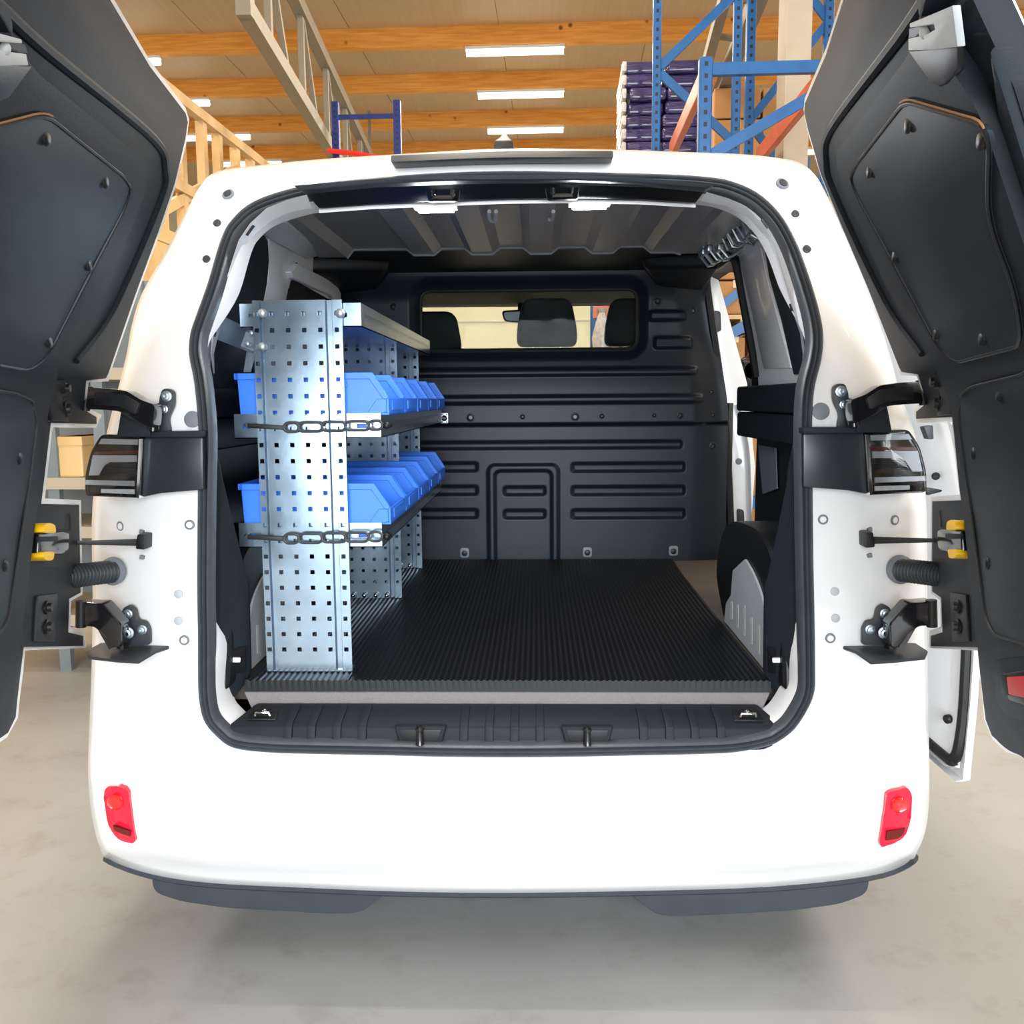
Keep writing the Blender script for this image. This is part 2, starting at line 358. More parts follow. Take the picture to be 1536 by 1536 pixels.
def upright(mb, x, y, z0, z1, w=0.10): return wbox(mb, x - w / 2, x + w / 2, y - w / 2, y + w / 2, z0, z1)
def rackframe(name, label, ptsx, D, D2, z1, m, cells, z0=0.0, group=None, same=False, w=0.10):
    """upright frame of two posts with zigzag bracing; posts at (x,D) and (x2,D2)"""
    (xa, ya), (xb, yb) = ptsx
    r = root(name, W((xa + xb) / 2, (ya + yb) / 2, 0), label, 'pallet rack', group)
    for (x, y) in ptsx:
        po = upright(MB(), x, y, z0, z1, w).build('post', m, r, smooth=0, bevel=0.008, seg=1)
        hb = MB(); zz = max(z0, 2.6) + 0.05
        while zz < z1 - 0.04: wbox(hb, x - 0.011, x + 0.011, y - w / 2 - 0.001, y - w / 2 + 0.002, zz, zz + 0.028); zz += 0.075
        if hb.V: hb.build('hole_row', BLACK, po, smooth=0)
    z = z0 + 0.5; side = 0
    while z + cells < z1 + 0.01:
        A = (xa, ya) if side == 0 else (xb, yb); B = (xb, yb) if side == 0 else (xa, ya)
        MB().bar(W(A[0], A[1], z), W(B[0], B[1], z + cells), 0.035, 0.07).build('brace', m, r, smooth=0); z += cells; side ^= 1
    return r
# far blue rack frame, left of the roof aerial
pA = WD(505, 235, 13.0); pB = WD(597, 230, 13.0); zt2 = WD(597, 151, 13.0)[2]
r = rackframe('pallet_rack', 'dark blue rack frame far behind the van, left of the roof aerial', [(pA[0], 13.0), (pB[0], 13.0)], 0, 0, zt2, RACKD, 0.85)
zc2 = WD(550, 175, 13.0)[2]
MB().bar(W(pA[0], 13.0, zc2), W(pB[0], 13.0, zc2), 0.04, 0.06).build('crossbar', RACKD, r, smooth=0)
MB().tube([W(pA[0] - 0.1, 12.9, WD(500, 229, 13.0)[2]), W(pA[0] + 0.25, 12.88, WD(520, 228, 13)[2] - 0.05), W(pB[0] - 0.2, 12.9, WD(560, 236, 13)[2] - 0.04)], 0.035, 6).build('cargo_strap', REDNET, None, label='red strap strung across the far blue rack frame', cat='strap')

# racks on the right
D1 = 6.3
pb = WD(1057, 160, D1); ztB = WD(1057, 88, D1)[2]
pe = WD(1300, 160, D1)
r1 = r = rackframe('pallet_rack', 'bright blue rack frame nearest the van roof on the right', [(pb[0], D1), (pb[0] + 1.12, D1)], 0, 0, ztB, RACKB, 0.62, z0=0.0, w=0.085)
zcb = WD(1100, 104, D1)[2]
MB().bar(W(pb[0], D1, zcb), W(pb[0] + 1.12, D1, zcb), 0.05, 0.075).build('crossbar', RACKB, r, smooth=0)
D2 = 8.3
pa = WD(985, 100, D2); pc = WD(1105, 100, D2)
r2 = rackframe('pallet_rack', 'tall blue rack frame right of the purple wrapped sacks', [(pa[0], D2), (pc[0], D2)], 0, 0, 6.6, RACKB, 0.62, z0=0.0, w=0.07)
D3 = 8.75
pd = WD(1125, 100, D3); pg = WD(1242, 60, D3)
r3 = rackframe('pallet_rack', 'blue rack frame standing behind the grey steel column', [(pd[0], D3), (pg[0], D3)], 0, 0, 6.8, RACKB, 0.85, z0=0.0, w=0.08)
# orange beams reaching away from the camera
for (p, q, lab) in [((1056, 118), (1008, 226), 'orange rack beam in front of the purple wrapped sacks'), ((1222, 132), (1138, 236), 'orange rack beam in front of the grey steel column')]:
    zz = WD(*p, D1)[2]
    A = WD(*p, D1); B = WZp(*q, zz)
    o = MB().bar(W(*A), W(*B), 0.05, 0.13).build('rack_beam', RACKO, None, smooth=0, bevel=0.008, label=lab, cat='rack beam', group='orange rack beams')
# grey steel column
pc0 = WD(1178, 120, 7.6); pc1 = WD(1216, 120, 7.6)
wbox(MB(), pc0[0], pc1[0], 7.6, 7.9, 0, ZB).build('steel_column', COLUMN, None, smooth=0, bevel=0.01, label='tall grey steel column between the blue racks', cat='column')
# sloped grey lattice behind the racks
r = root('lattice_girder', W(3.4, 10, 5.0), 'grey steel girder sloping behind the blue racks on the right', 'girder')
g0 = WD(1148, -30, 8.9); g1 = WD(1066, 175, 12.5)
MB().bar(W(*g0), W(*g1), 0.14, 0.16).build('lower_chord', STEELP, r, smooth=0)
g2 = WD(1092, -20, 8.9); g3 = WD(1045, 150, 12.5)
MB().bar(W(*g2), W(*g3), 0.10, 0.12).build('upper_chord', STEELP, r, smooth=0)
for t in (0.1, 0.35, 0.6, 0.85):
    A = Vector(g0).lerp(Vector(g1), t); B = Vector(g2).lerp(Vector(g3), t)
    MB().bar(W(*A), W(*B), 0.05, 0.05).build('strut', STEELP, r, smooth=0)

# purple sacks wrapped in film, on a pallet on a rack level
D = 9.3
q0 = WD(937, 228, D); q1 = WD(1056, 88, D)
zlow = q0[2] - 0.15
r = root('wrapped_pallet', W((q0[0] + q1[0]) / 2, D + 0.5, zlow - 0.14), 'tall stack of purple sacks in clear wrap, above the van roof', 'wrapped pallet')
nl = 8; hh = (q1[2] - zlow) / nl
for i in range(nl):
    for j in range(2):
        xa = q0[0] + (q1[0] - q0[0]) * j / 2; xb = q0[0] + (q1[0] - q0[0]) * (j + 1) / 2
        o1, o2 = random.uniform(-.03, .03), random.uniform(-.03, .03)
        wbox(MB(), xa + o1 + 0.005, xb + o1 - 0.005, D + o2, D + 1.0, zlow + hh * i, zlow + hh * (i + 1)).build('sack', WRAP, r, bevel=hh * 0.36, seg=4)
for i in range(nl):
    wbox(MB(), q0[0] - 0.03, q0[0] + 0.012, D - 0.03, D + 0.9, zlow + hh * i + 0.02, zlow + hh * (i + 0.9)).build('film_edge', CLEARWRAP, r, bevel=0.012, seg=2)
wbox(MB(), q0[0] - 0.05, q1[0] + 0.05, D, D + 1.0, zlow - 0.14, zlow).build('pallet', TIMBER, r, smooth=0)
rk = root('rack_level', W((q0[0] + q1[0]) / 2, D + 0.5, 0), 'rack level carrying the wrapped purple sacks', 'rack')
for dy in (0.05, 0.9): wbox(MB(), q0[0] - 0.3, q1[0] + 0.6, D + dy, D + dy + 0.06, zlow - 0.28, zlow - 0.141).build('beam', RACKO, rk, smooth=0)
for dx in (-0.3, (q1[0] - q0[0]) + 0.5):
    for dy in (0.05, 0.9): wbox(MB(), q0[0] + dx, q0[0] + dx + 0.08, D + dy - 0.01, D + dy + 0.07, 0, zlow - 0.14).build('post', RACKB, rk, smooth=0)

zo = WD(905, 466, D)[2]
wbox(MB(), q0[0] - 0.3, q1[0] + 0.6, D + 0.02, D + 0.05, zo - 0.07, zo + 0.07).build('beam', RACKO, rk, smooth=0)
pbag = WD(903, 500, D - 0.08)
bag = MB().lathe(W(pbag[0], D - 0.08, pbag[2] - 0.22), (0, 0, 1), [(0.03, 0), (0.09, 0.05), (0.10, 0.18), (0.06, 0.34), (0.03, 0.42), (0.05, 0.46)], 14)
bag.build('plastic_bag', CLEARWRAP, None, label='white plastic bag hanging on the rack ahead of the windscreen', cat='bag')
# cardboard boxes
def carton(px0, py0, px1, py1, D, depth, label, tape=True, grp='cardboard boxes on the racks'):
    a = WD(px0, py1, D); b = WD(px1, py0, D)
    r = root('cardboard_box', W((a[0] + b[0]) / 2, D + depth / 2, a[2]), label, 'box', grp)
    wbox(MB(), a[0] + .008, b[0] - .008, D, D + depth, a[2] + 0.002, b[2] - 0.004).build('carton', CARD, r, smooth=0, bevel=0.012)
    if tape:
        xm_ = (a[0] + b[0]) / 2; h = b[2] - a[2]
        wbox(MB(), xm_ - 0.03, xm_ + 0.03, D - 0.003, D + depth, b[2] - 0.001, b[2] + 0.001).build('tape', TAPE, r, smooth=0)
        wbox(MB(), xm_ - 0.03, xm_ + 0.03, D - 0.004, D, b[2] - h * 0.22, b[2]).build('tape', TAPE, r, smooth=0)
    return r
carton(1070, 130, 1143, 178, 11.2, 0.8, 'cardboard box above the van roof, left of the upper two')
carton(1143, 130, 1200, 178, 11.2, 0.8, 'cardboard box above the van roof, right of the upper two')
carton(1070, 178, 1143, 236, 11.2, 0.8, 'cardboard box resting lowest left above the van roof')
carton(1143, 178, 1200, 236, 11.2, 0.8, 'cardboard box resting lowest right above the van roof')
z_ = WD(1100, 236, 11.2)[2]; xa_ = WD(1062, 236, 11.2)[0]; xb_ = WD(1206, 236, 11.2)[0]
rk = root('rack_level', W((xa_ + xb_) / 2, 11.6, 0), 'rack level under the cardboard boxes above the van roof', 'rack')
for dy in (0.05, 0.7): wbox(MB(), xa_, xb_, 11.2 + dy, 11.26 + dy, z_ - 0.13, z_ + 0.001).build('beam', RACKO, rk, smooth=0)
for x in (xa_ - 0.08, xb_):
    for dy in (0.05, 0.7): wbox(MB(), x, x + 0.08, 11.2 + dy, 11.26 + dy, 0, z_ - 0.002).build('post', RACKB, rk, smooth=0)

# boxes seen through the open side door
D = 6.4
carton(1062, 385, 1150, 420, D, 0.8, 'cardboard box seen through the side door, topmost')
carton(1062, 420, 1150, 472, D, 0.8, 'cardboard box seen through the side door, below the topmost')
carton(1082, 505, 1120, 545, D, 0.7, 'small cardboard box under the wooden pallet, seen through the side door', grp='boxes under the pallet')
carton(1120, 500, 1160, 545, D, 0.7, 'cardboard box under the wooden pallet, right of the small one', grp='boxes under the pallet')
carton(1062, 545, 1165, 610, D, 0.8, 'cardboard box beside the wing mirror, lowest in the side door')
a = WD(1075, 478, D); b = WD(1160, 472, D)
r = root('wooden_pallet', W((a[0] + b[0]) / 2, D + 0.4, WD(1100, 500, D)[2]), 'wooden pallet under two cardboard boxes, seen through side door', 'pallet')
zt3 = WD(1100, 472, D)[2]; zb3 = WD(1100, 499.4, D)[2]
wbox(MB(), a[0], b[0], D, D + 0.8, zt3 - 0.03, zt3).build('deck_board', TIMBER, r, smooth=0)
for t in (0.0, 0.42, 0.84): wbox(MB(), a[0] + (b[0] - a[0]) * t, a[0] + (b[0] - a[0]) * (t + 0.16), D, D + 0.8, zb3, zt3 - 0.03).build('block', TIMBER, r, smooth=0)
A = W(*WD(1078, 462, D1)); B = W(*WD(1125, 425, D1))
MB().bar(A + (A - B) * 0.6, B + (B - A) * 0.6, 0.03, 0.055).build('brace', RACKB, r1, smooth=0)
zfl = WD(1100, 610, D)[2]
wbox(MB(), WD(1055, 600, D)[0], WD(1170, 600, D)[0], D - 0.05, D + 0.85, 0.0, zfl).build('plinth', CARD, None, smooth=0, bevel=0.01, label='large cardboard crate on the floor right of the van', cat='crate')

# grey workshop shelving glimpsed left of the van
D = 4.6
r = root('steel_shelving', W(-2.5, D + 0.3, 0), 'grey steel shelving seen between the left door and tail lamp', 'shelving')
xs = [WD(78, 700, D)[0], WD(152, 700, D)[0]]
for x in xs: wbox(MB(), x - 0.03, x + 0.03, D, D + 0.04, 0, 2.1).build('post', SHELFG, r, smooth=0)
for x in xs: wbox(MB(), x - 0.03, x + 0.03, D + 0.5, D + 0.54, 0, 2.1).build('post', SHELFG, r, smooth=0)
for z in (0.25, 0.72, WD(100, 725, D)[2] - 0.03, WD(100, 693, D)[2] + 0.42): wbox(MB(), xs[0] - 0.4, xs[1] + 0.4, D - 0.02, D + 0.55, z, z + 0.06).build('shelf', COLUMN, r, smooth=0)
wbox(MB(), xs[0] - 0.4, xs[1] + 0.4, D + 0.55, D + 0.56, 0.1, 2.1).build('back_panel', SHELFG, r, smooth=0)
zs = WD(100, 725, D)[2] + 0.03
a = WD(82, 690, D - 0.01); b = WD(117, 655, D - 0.01)
r = root('parts_box', W((a[0] + b[0]) / 2, D + 0.2, zs), 'beige box on the grey shelving left of the van', 'box')
wbox(MB(), a[0], b[0], D + 0.02, D + 0.4, zs + 0.001, b[2]).build('carton', TIMBER, r, smooth=0, bevel=0.01)
wbox(MB(), a[0] - 0.004, b[0] + 0.004, D + 0.016, D + 0.4, b[2] - 0.05, b[2]).build('lid', TIMBER, r, smooth=0, bevel=0.006)

# ================================================================== THE VAN
VAN = root('cargo_van', (0, 1.6, 0), 'white cargo van seen from behind with both rear doors open', 'van')
def sm(a, b, x):
    t = max(0.0, min(1.0, (x - a) / (b - a))); return t * t * (3 - 2 * t)
def ysurf(z):
    y = 0.24 * max(0.0, (z - 1.35) / 0.65) ** 1.35
    return y - 0.085 * sm(0.62, 0.50, z) + 0.07 * sm(0.36, 0.24, z)
def on_rear(px, py, off=0.0):
    Y = 0.0
    for _ in range(25):
        p = PY(px, py, Y); Y = 0.5 * Y + 0.5 * (ysurf(p.z) + off)
    return PY(px, py, Y)
PAIRS = [((760, 258), (757, 223)), ((880, 260), (900, 224)), ((1000, 263), (1030, 228)), ((1060, 267), (1110, 231)), ((1095, 273), (1160, 236)), ((1134, 290), (1197, 243)),
 ((1167, 320), (1222, 262)), ((1191, 360), (1240, 292)), ((1211, 413), (1270, 350)), ((1227, 467), (1300, 430)), ((1233, 505), (1325, 500)), ((1230, 540), (1340, 550)),
 ((1219, 587), (1350, 590)), ((1216, 650), (1372, 650)), ((1217, 733), (1388, 735)), ((1218, 830), (1391, 830)), ((1220, 930), (1391, 940)), ((1221, 1000), (1392, 1010)),
 ((1220, 1035), (1393, 1085)), ((1210, 1062), (1394, 1160)), ((1191, 1091), (1393, 1210)), ((1170, 1108), (1388, 1247)), ((1150, 1117), (1377, 1275)), ((1104, 1126), (1362, 1295)),
 ((1050, 1129), (1302, 1315)), ((960, 1131), (1152, 1331)), ((860, 1133), (960, 1337)), ((760, 1134), (760, 1340)), ((660, 1133), (600, 1338)), ((580, 1131), (450, 1332)),
 ((480, 1129), (314, 1325)), ((410, 1127), (227, 1312)), ((353, 1120), (164, 1290)), ((325, 1101), (150, 1272)), ((307, 1077), (140, 1237)), ((300, 1042), (134, 1195)),
 ((299, 1000), (132, 1157)), ((299, 950), (133, 1105)), ((298, 900), (137, 1010)), ((298, 833), (139, 900)), ((299, 733), (139, 753)), ((300, 650), (160, 650)),
 ((294, 577), (178, 580)), ((286, 533), (190, 530)), ((287, 505), (197, 490)), ((293, 483), (213, 440)), ((313, 427), (247, 380)), ((333, 360), (275, 325)),
 ((350, 330), (300, 280)), ((383, 303), (327, 257)), ((443, 283), (397, 247)), ((512, 273), (490, 238)), ((640, 262), (620, 230))]
SP = 4
IN = crspline([p[0] for p in PAIRS], SP); OUT = crspline([p[1] for p in PAIRS], SP); NB = len(IN)
CW = 0.10
def rear_off(px, py):
    best = 1e9; bt = 0
    for (a, b) in PAIRS:
        ax, ay = a; bx, by = b; dx, dy = bx - ax, by - ay; t = max(0, min(1, ((px - ax) * dx + (py - ay) * dy) / (dx * dx + dy * dy)))
        e = (ax + dx * t - px) ** 2 + (ay + dy * t - py) ** 2
        if e < best: best = e; bt = t
    return CW * bt ** 4
def RS(px, py, up=0.0):
    o = rear_off(px, py); return on_rear(px, py, o - up)
TS = [0, 0.12, 0.3, 0.5, 0.65, 0.78, 0.88, 0.95, 1.0]
V = []; F = []
for t in TS:
    for i in range(NB):
        px = IN[i][0] + (OUT[i][0] - IN[i][0]) * t; py = IN[i][1] + (OUT[i][1] - IN[i][1]) * t
        V.append(on_rear(px, py, CW * t ** 4))
outer3 = V[-NB:]; inner3 = V[:NB]
# body sides, roof and underside run forward from the silhouette; the side door aperture on the right stays open
YS = [0.30, 0.45, 1.00, 1.94, 2.6, 3.4]
for j, Y in enumerate(YS):
    for p in outer3:
        g = 0.02 * (1 - math.exp(-(Y - 0.25) * 3))
        V.append(Vector((p.x * (1 + g * 0.2), max(Y, p.y + 0.03), p.z if p.z < 1 else p.z + g * 0.3)))
nt_ = len(TS)
for j in range(nt_ + len(YS) - 1):
    for i in range(NB):
        a, b, c, d = j * NB + i, j * NB + (i + 1) % NB, (j + 1) * NB + (i + 1) % NB, (j + 1) * NB + i
        if j >= nt_:
            ya, yb = YS[j - nt_], YS[j - nt_ + 1]; m = (V[a] + V[c]) / 2
            if m.x > 0.55 and 0.60 < m.z < 1.95 and ya >= 0.99 and yb <= 2.0: continue
            if m.x > 0.55 and 1.40 < m.z < 1.95 and ya >= 1.9 and yb <= 2.7: continue
            if ya >= 1.9 and 1.38 < m.z < 1.82 and abs(m.x) > 0.6 and ya > 2: continue
            if m.z < 0.5 and abs(m.x) < 1.5 and ya >= 0.45: continue
        F.append((a, b, c, d))
mk('body_shell', V, F, WHITE, VAN, smooth=85)
# underside pan
MB().box((-0.98, 0.42, 0.34), (0.98, 3.4, 0.40)).build('underbody', BLACK, VAN, smooth=0)
for s in (-1, 1):
    for y in (0.95, 3.6):
        MB().lathe((s * 0.96, y, 0.345), (-s, 0, 0), [(0.20, 0), (0.30, 0.0), (0.345, 0.03), (0.345, 0.20), (0.30, 0.23)], 40).build('wheel', BLACK, VAN)

# rubber seal round the opening: three ridges swept along the loop
cen = Vector((0.0, 0, 1.3))
def loopframes(P):
    out = []
    n = len(P)
    for i in range(n):
        t = (P[(i + 1) % n] - P[i - 1]).normalized(); b = Vector((0, -1, 0)); nrm = t.cross(b)
        if nrm.dot(cen - P[i]) < 0: nrm = -nrm
        nrm.y = 0; nrm.normalize(); out.append(nrm)
    return out
NRM = loopframes(inner3)
def sweep(prof, name, m, closed_prof=True, **k):
    V = []; F = []; q = len(prof); n = len(inner3)
    for i in range(n):
        for (a, b) in prof: V.append(inner3[i] + NRM[i] * a + Vector((0, -b, 0)))
    for i in range(n):
        for j in range(q if closed_prof else q - 1): F.append((i * q + j, ((i + 1) % n) * q + j, ((i + 1) % n) * q + (j + 1) % q, i * q + (j + 1) % q))
    return mk(name, V, F, m, VAN, **k)
def ridge(a0, a1, h, n=6): return [(a0 + (a1 - a0) * k / n, h * math.sin(math.pi * k / n) + 0.004) for k in range(n + 1)]
prof = [(-0.002, -0.02)] + ridge(-0.002, 0.010, 0.010) + ridge(0.0105, 0.020, 0.014) + ridge(0.0205, 0.034, 0.018) + [(0.034, -0.02)]
sweep(prof, 'door_seal', SEAL, smooth=50)
V = []; F = []; n = len(inner3)
for i in range(n):
    z = inner3[i].z; sidew = 1.0 if IN[i][0] < 420 or IN[i][0] > 1110 else 0.0
    dep = 0.10 - 0.075 * sidew * sm(1.72, 1.50, z) * sm(0.80, 0.92, z)
    hid = 0.016 * sidew * sm(1.72, 1.50, z) * sm(0.80, 0.92, z)
    for a, b in ((0.028 - hid, 0.0), (0.034 - hid, -dep * 0.3), (0.037 - hid, -dep), (0.043 - hid, -dep), (0.040 - hid, -dep * 0.3)): V.append(inner3[i] + NRM[i] * a + Vector((0, -b, 0)))
for i in range(n):
    for j in range(5): F.append((i * 5 + j, ((i + 1) % n) * 5 + j, ((i + 1) % n) * 5 + (j + 1) % 5, i * 5 + (j + 1) % 5))
mk('opening_jamb', V, F, INWHITE, VAN, smooth=50)

# plugs and grommets on the bare white jambs
def disc(px, py, r, m, name='plug', ring=False, h=0.003):
    c = RS(px, py, 0.0); c1 = RS(px + 6, py, 0.0); c2 = RS(px, py - 6, 0.0)
    n = (c1 - c).cross(c2 - c).normalized()
    if n.y > 0: n = -n
    R = r * (c - CAM).dot(_f) / FPX
    if ring: MB().lathe(c, n, [(R * 0.62, -0.002), (R * 0.62, h * 0.6), (R * 0.75, h), (R, h * 0.8), (R, -0.004)], 24).build(name, m, VAN)
    else: MB().lathe(c, n, [(R, -0.004), (R, h), (R * 0.85, h + 0.001)], 24).build(name, m, VAN)
    return c, n, R
for px, py, r in [(343, 293, 9.5), (1173, 277, 10)]:
    c, n, R = disc(px, py, r, GREYDISC, 'grommet', h=0.005); MB().lathe(c, n, [(R * .7, 0.004), (R * .66, 0.008), (R * 0.2, 0.009)], 20).build('grommet_cap', STEPM, VAN)
for px, py, r in [(326, 335, 6), (310, 389, 6), (1193, 321, 6), (1210, 374, 6.3)]: disc(px, py, r, STEPM)
for px, py, r in [(289, 629, 12.5), (1231, 617, 13)]: disc(px, py, r, GREYDISC)
for px, py, r in [(268, 891, 6.5), (268, 931, 6.5), (1252, 887, 6.5), (1253, 927, 6.5)]: disc(px, py, r, PALEDISC)
for px, py, r in [(182, 789, 7.5), (285, 787, 7.5), (277, 960, 7.5), (1234, 779, 7.5), (1341, 780, 7.5), (1245, 957, 7.5)]:
    c, n, R = disc(px, py, r, GREYDISC, 'ring_nut', ring=True, h=0.005); MB().lathe(c, n, [(R * 0.66, 0.001), (R * 0.64, 0.0045), (R * 0.15, 0.005)], 16).build('nut_cap', WHITE, VAN)
disc(505, 1212, 7, WHITE, 'sensor', h=0.0015); disc(997, 1210, 7, WHITE, 'sensor', h=0.0015)

# spoiler strip, aerial, lower lip, bumper steps, reflectors
P = PTS([(586, 233, 0.19), (700, 227.5, 0.19), (757, 226, 0.19), (830, 225.5, 0.19), (920, 226, 0.19), (920, 236, 0.17), (830, 236, 0.17), (757, 236.5, 0.17), (700, 238, 0.17), (586, 243, 0.17)])
MB().prism(P, (0, 0.06, 0)).build('brake_light_strip', STEPM, VAN, bevel=0.004)
q = PY(757, 223, 0.75); z0 = q.z - 0.10; zt = PY(757, 197, 0.75).z
Vf = []
for (hx, y0, y1, z) in [(0.040, 0.62, 0.92, z0), (0.026, 0.66, 0.90, z0 + 0.10), (0.013, 0.72, 0.85, z0 + 0.125), (0.006, 0.77, 0.82, zt)]:
    Vf += [(q.x - hx, y0, z), (q.x + hx, y0, z), (q.x + hx, y1, z), (q.x - hx, y1, z)]
Ff = [(0, 1, 2, 3), (15, 14, 13, 12)] + [(4 * j + i, 4 * j + (i + 1) % 4, 4 * j + 4 + (i + 1) % 4, 4 * j + 4 + i) for j in range(3) for i in range(4)]
mk('aerial', Vf, Ff, BLACK, VAN, bevel=0.005)
bot = [outer3[i] + Vector((0, 0.01, -0.004)) for i in range(NB) if OUT[i][1] > 1285]
k0 = max(range(len(bot)), key=lambda i: (bot[i] - bot[i - 1]).length); bot = bot[k0:] + bot[:k0]
bot = sorted(bot, key=lambda p: p.x)
MB().tube(bot, 0.013, 8).build('lower_lip', STEPM, VAN)
def step(poly):
    P = [PY(x, y, 0.09) for x, y in roundp(poly, 18)]
    MB().prism(P, (0, 0.36, 0)).build('bumper_step', STEPM, VAN, bevel=0.022, seg=4, bang=50)
step([(227, 1308), (600, 1332), (575, 1343), (543, 1369), (500, 1371), (340, 1362), (270, 1352), (230, 1338)])
step([(1304, 1310), (930, 1334), (950, 1346), (985, 1373), (1020, 1375), (1190, 1366), (1262, 1356), (1302, 1340)])
def reflector(poly, lamp, dark):
    P = [RS(x, y, 0.014) for x, y in roundp(poly, 9)]
    o = MB().prism(P, (0, 0.05, 0)).build('rear_reflector', RED, VAN, bevel=0.003)
    c = RS(*lamp, 0.013); R = 10.5 * (c - CAM).length / FPX
    MB().lathe(c, (0, -1, 0), [(R, -0.01), (R, 0.003), (R * .8, 0.007), (R * .5, 0.005), (R * .2, 0.006)], 20).build('round_lamp', REDL, o)
    MB().prism([RS(x, y, 0.017) for x, y in dark], (0, 0.01, 0)).build('dark_strip', REDD, o)
reflector([(1331, 1189), (1345, 1185), (1362, 1181), (1369, 1192), (1366, 1235), (1356, 1258), (1340, 1266), (1322, 1272), (1319, 1264), (1326, 1225)], (1349, 1207), [(1331, 1248), (1358, 1242), (1355, 1252), (1347, 1258), (1329, 1261)])
reflector([(157, 1181), (175, 1179), (189, 1184), (193, 1190), (203, 1262), (199, 1266), (180, 1262), (168, 1250), (160, 1232), (155, 1195)], (173, 1203), [(169, 1239), (195, 1247), (195, 1255), (183, 1251), (172, 1246)])

# tail lamps (built on the right, mirrored to the left)
def PM(tr, s): return mir(PTS(tr), s)
def taillamp(s):
    def pr(poly, Y, dy, name, m, par, **k): return MB().prism(PM([(x, y, Y) for x, y in poly], s), (0, dy, 0)).build(name, m, par, **k)
    h = pr([(1205, 649), (1298, 649), (1306, 741), (1298, 741), (1272, 736), (1205, 731)], -0.035, 0.06, 'tail_lamp_housing', TRIMG, VAN, bevel=0.006)
    pr([(1205, 641), (1330, 641), (1340, 649), (1205, 651)], -0.05, 0.06, 'top_ledge', TRIM, h, bevel=0.004)
    l = pr(roundp([(1298, 650), (1362, 648), (1378, 672), (1387, 706), (1388, 737), (1305, 740)], 7), -0.035, 0.08, 'tail_lamp', GLOSSBLK, VAN, bevel=0.006)
    pr([(1305, 653), (1362, 651), (1367, 659), (1306, 661)], -0.041, 0.01, 'upper_reflection', SILVER, l)  # silver strip stands in for a reflection across the lamp top
    pr([(1303, 670), (1373, 671), (1375, 675), (1304, 675)], -0.041, 0.01, 'red_strip', REDD, l)
    pr([(1308, 677), (1376, 676), (1383, 707), (1368, 707), (1358, 692), (1350, 687), (1308, 687)], -0.041, 0.01, 'silver_reflection', SILVER, l)  # pale reflection on the lamp, drawn as a silver shape
    for i in range(6): pr([(1310, 690 + i * 2.6), (1358 + i * 1.5, 690 + i * 2.6), (1359 + i * 1.5, 691.2 + i * 2.6), (1310, 691.2 + i * 2.6)], -0.039, 0.008, 'louvre', TRIM, l)
    pr([(1312, 716), (1387, 714), (1388, 721), (1312, 724)], -0.041, 0.01, 'grey_strip', SILVER, l)
    pr([(1312, 729), (1364, 728), (1364, 734), (1312, 736)], -0.041, 0.01, 'white_strip', LAMPWHITE, l)
    pr(roundp([(1296, 647), (1364, 644), (1381, 670), (1390.5, 706), (1391.5, 739), (1303, 743)], 8), -0.05, 0.1, 'clear_cover', CLEAR, l, bevel=0.008, seg=3)
    pr([(1299, 652), (1303, 652), (1309, 742), (1305, 743)], -0.056, 0.03, 'chrome_edge', CHROME, l)
taillamp(1); taillamp(-1)

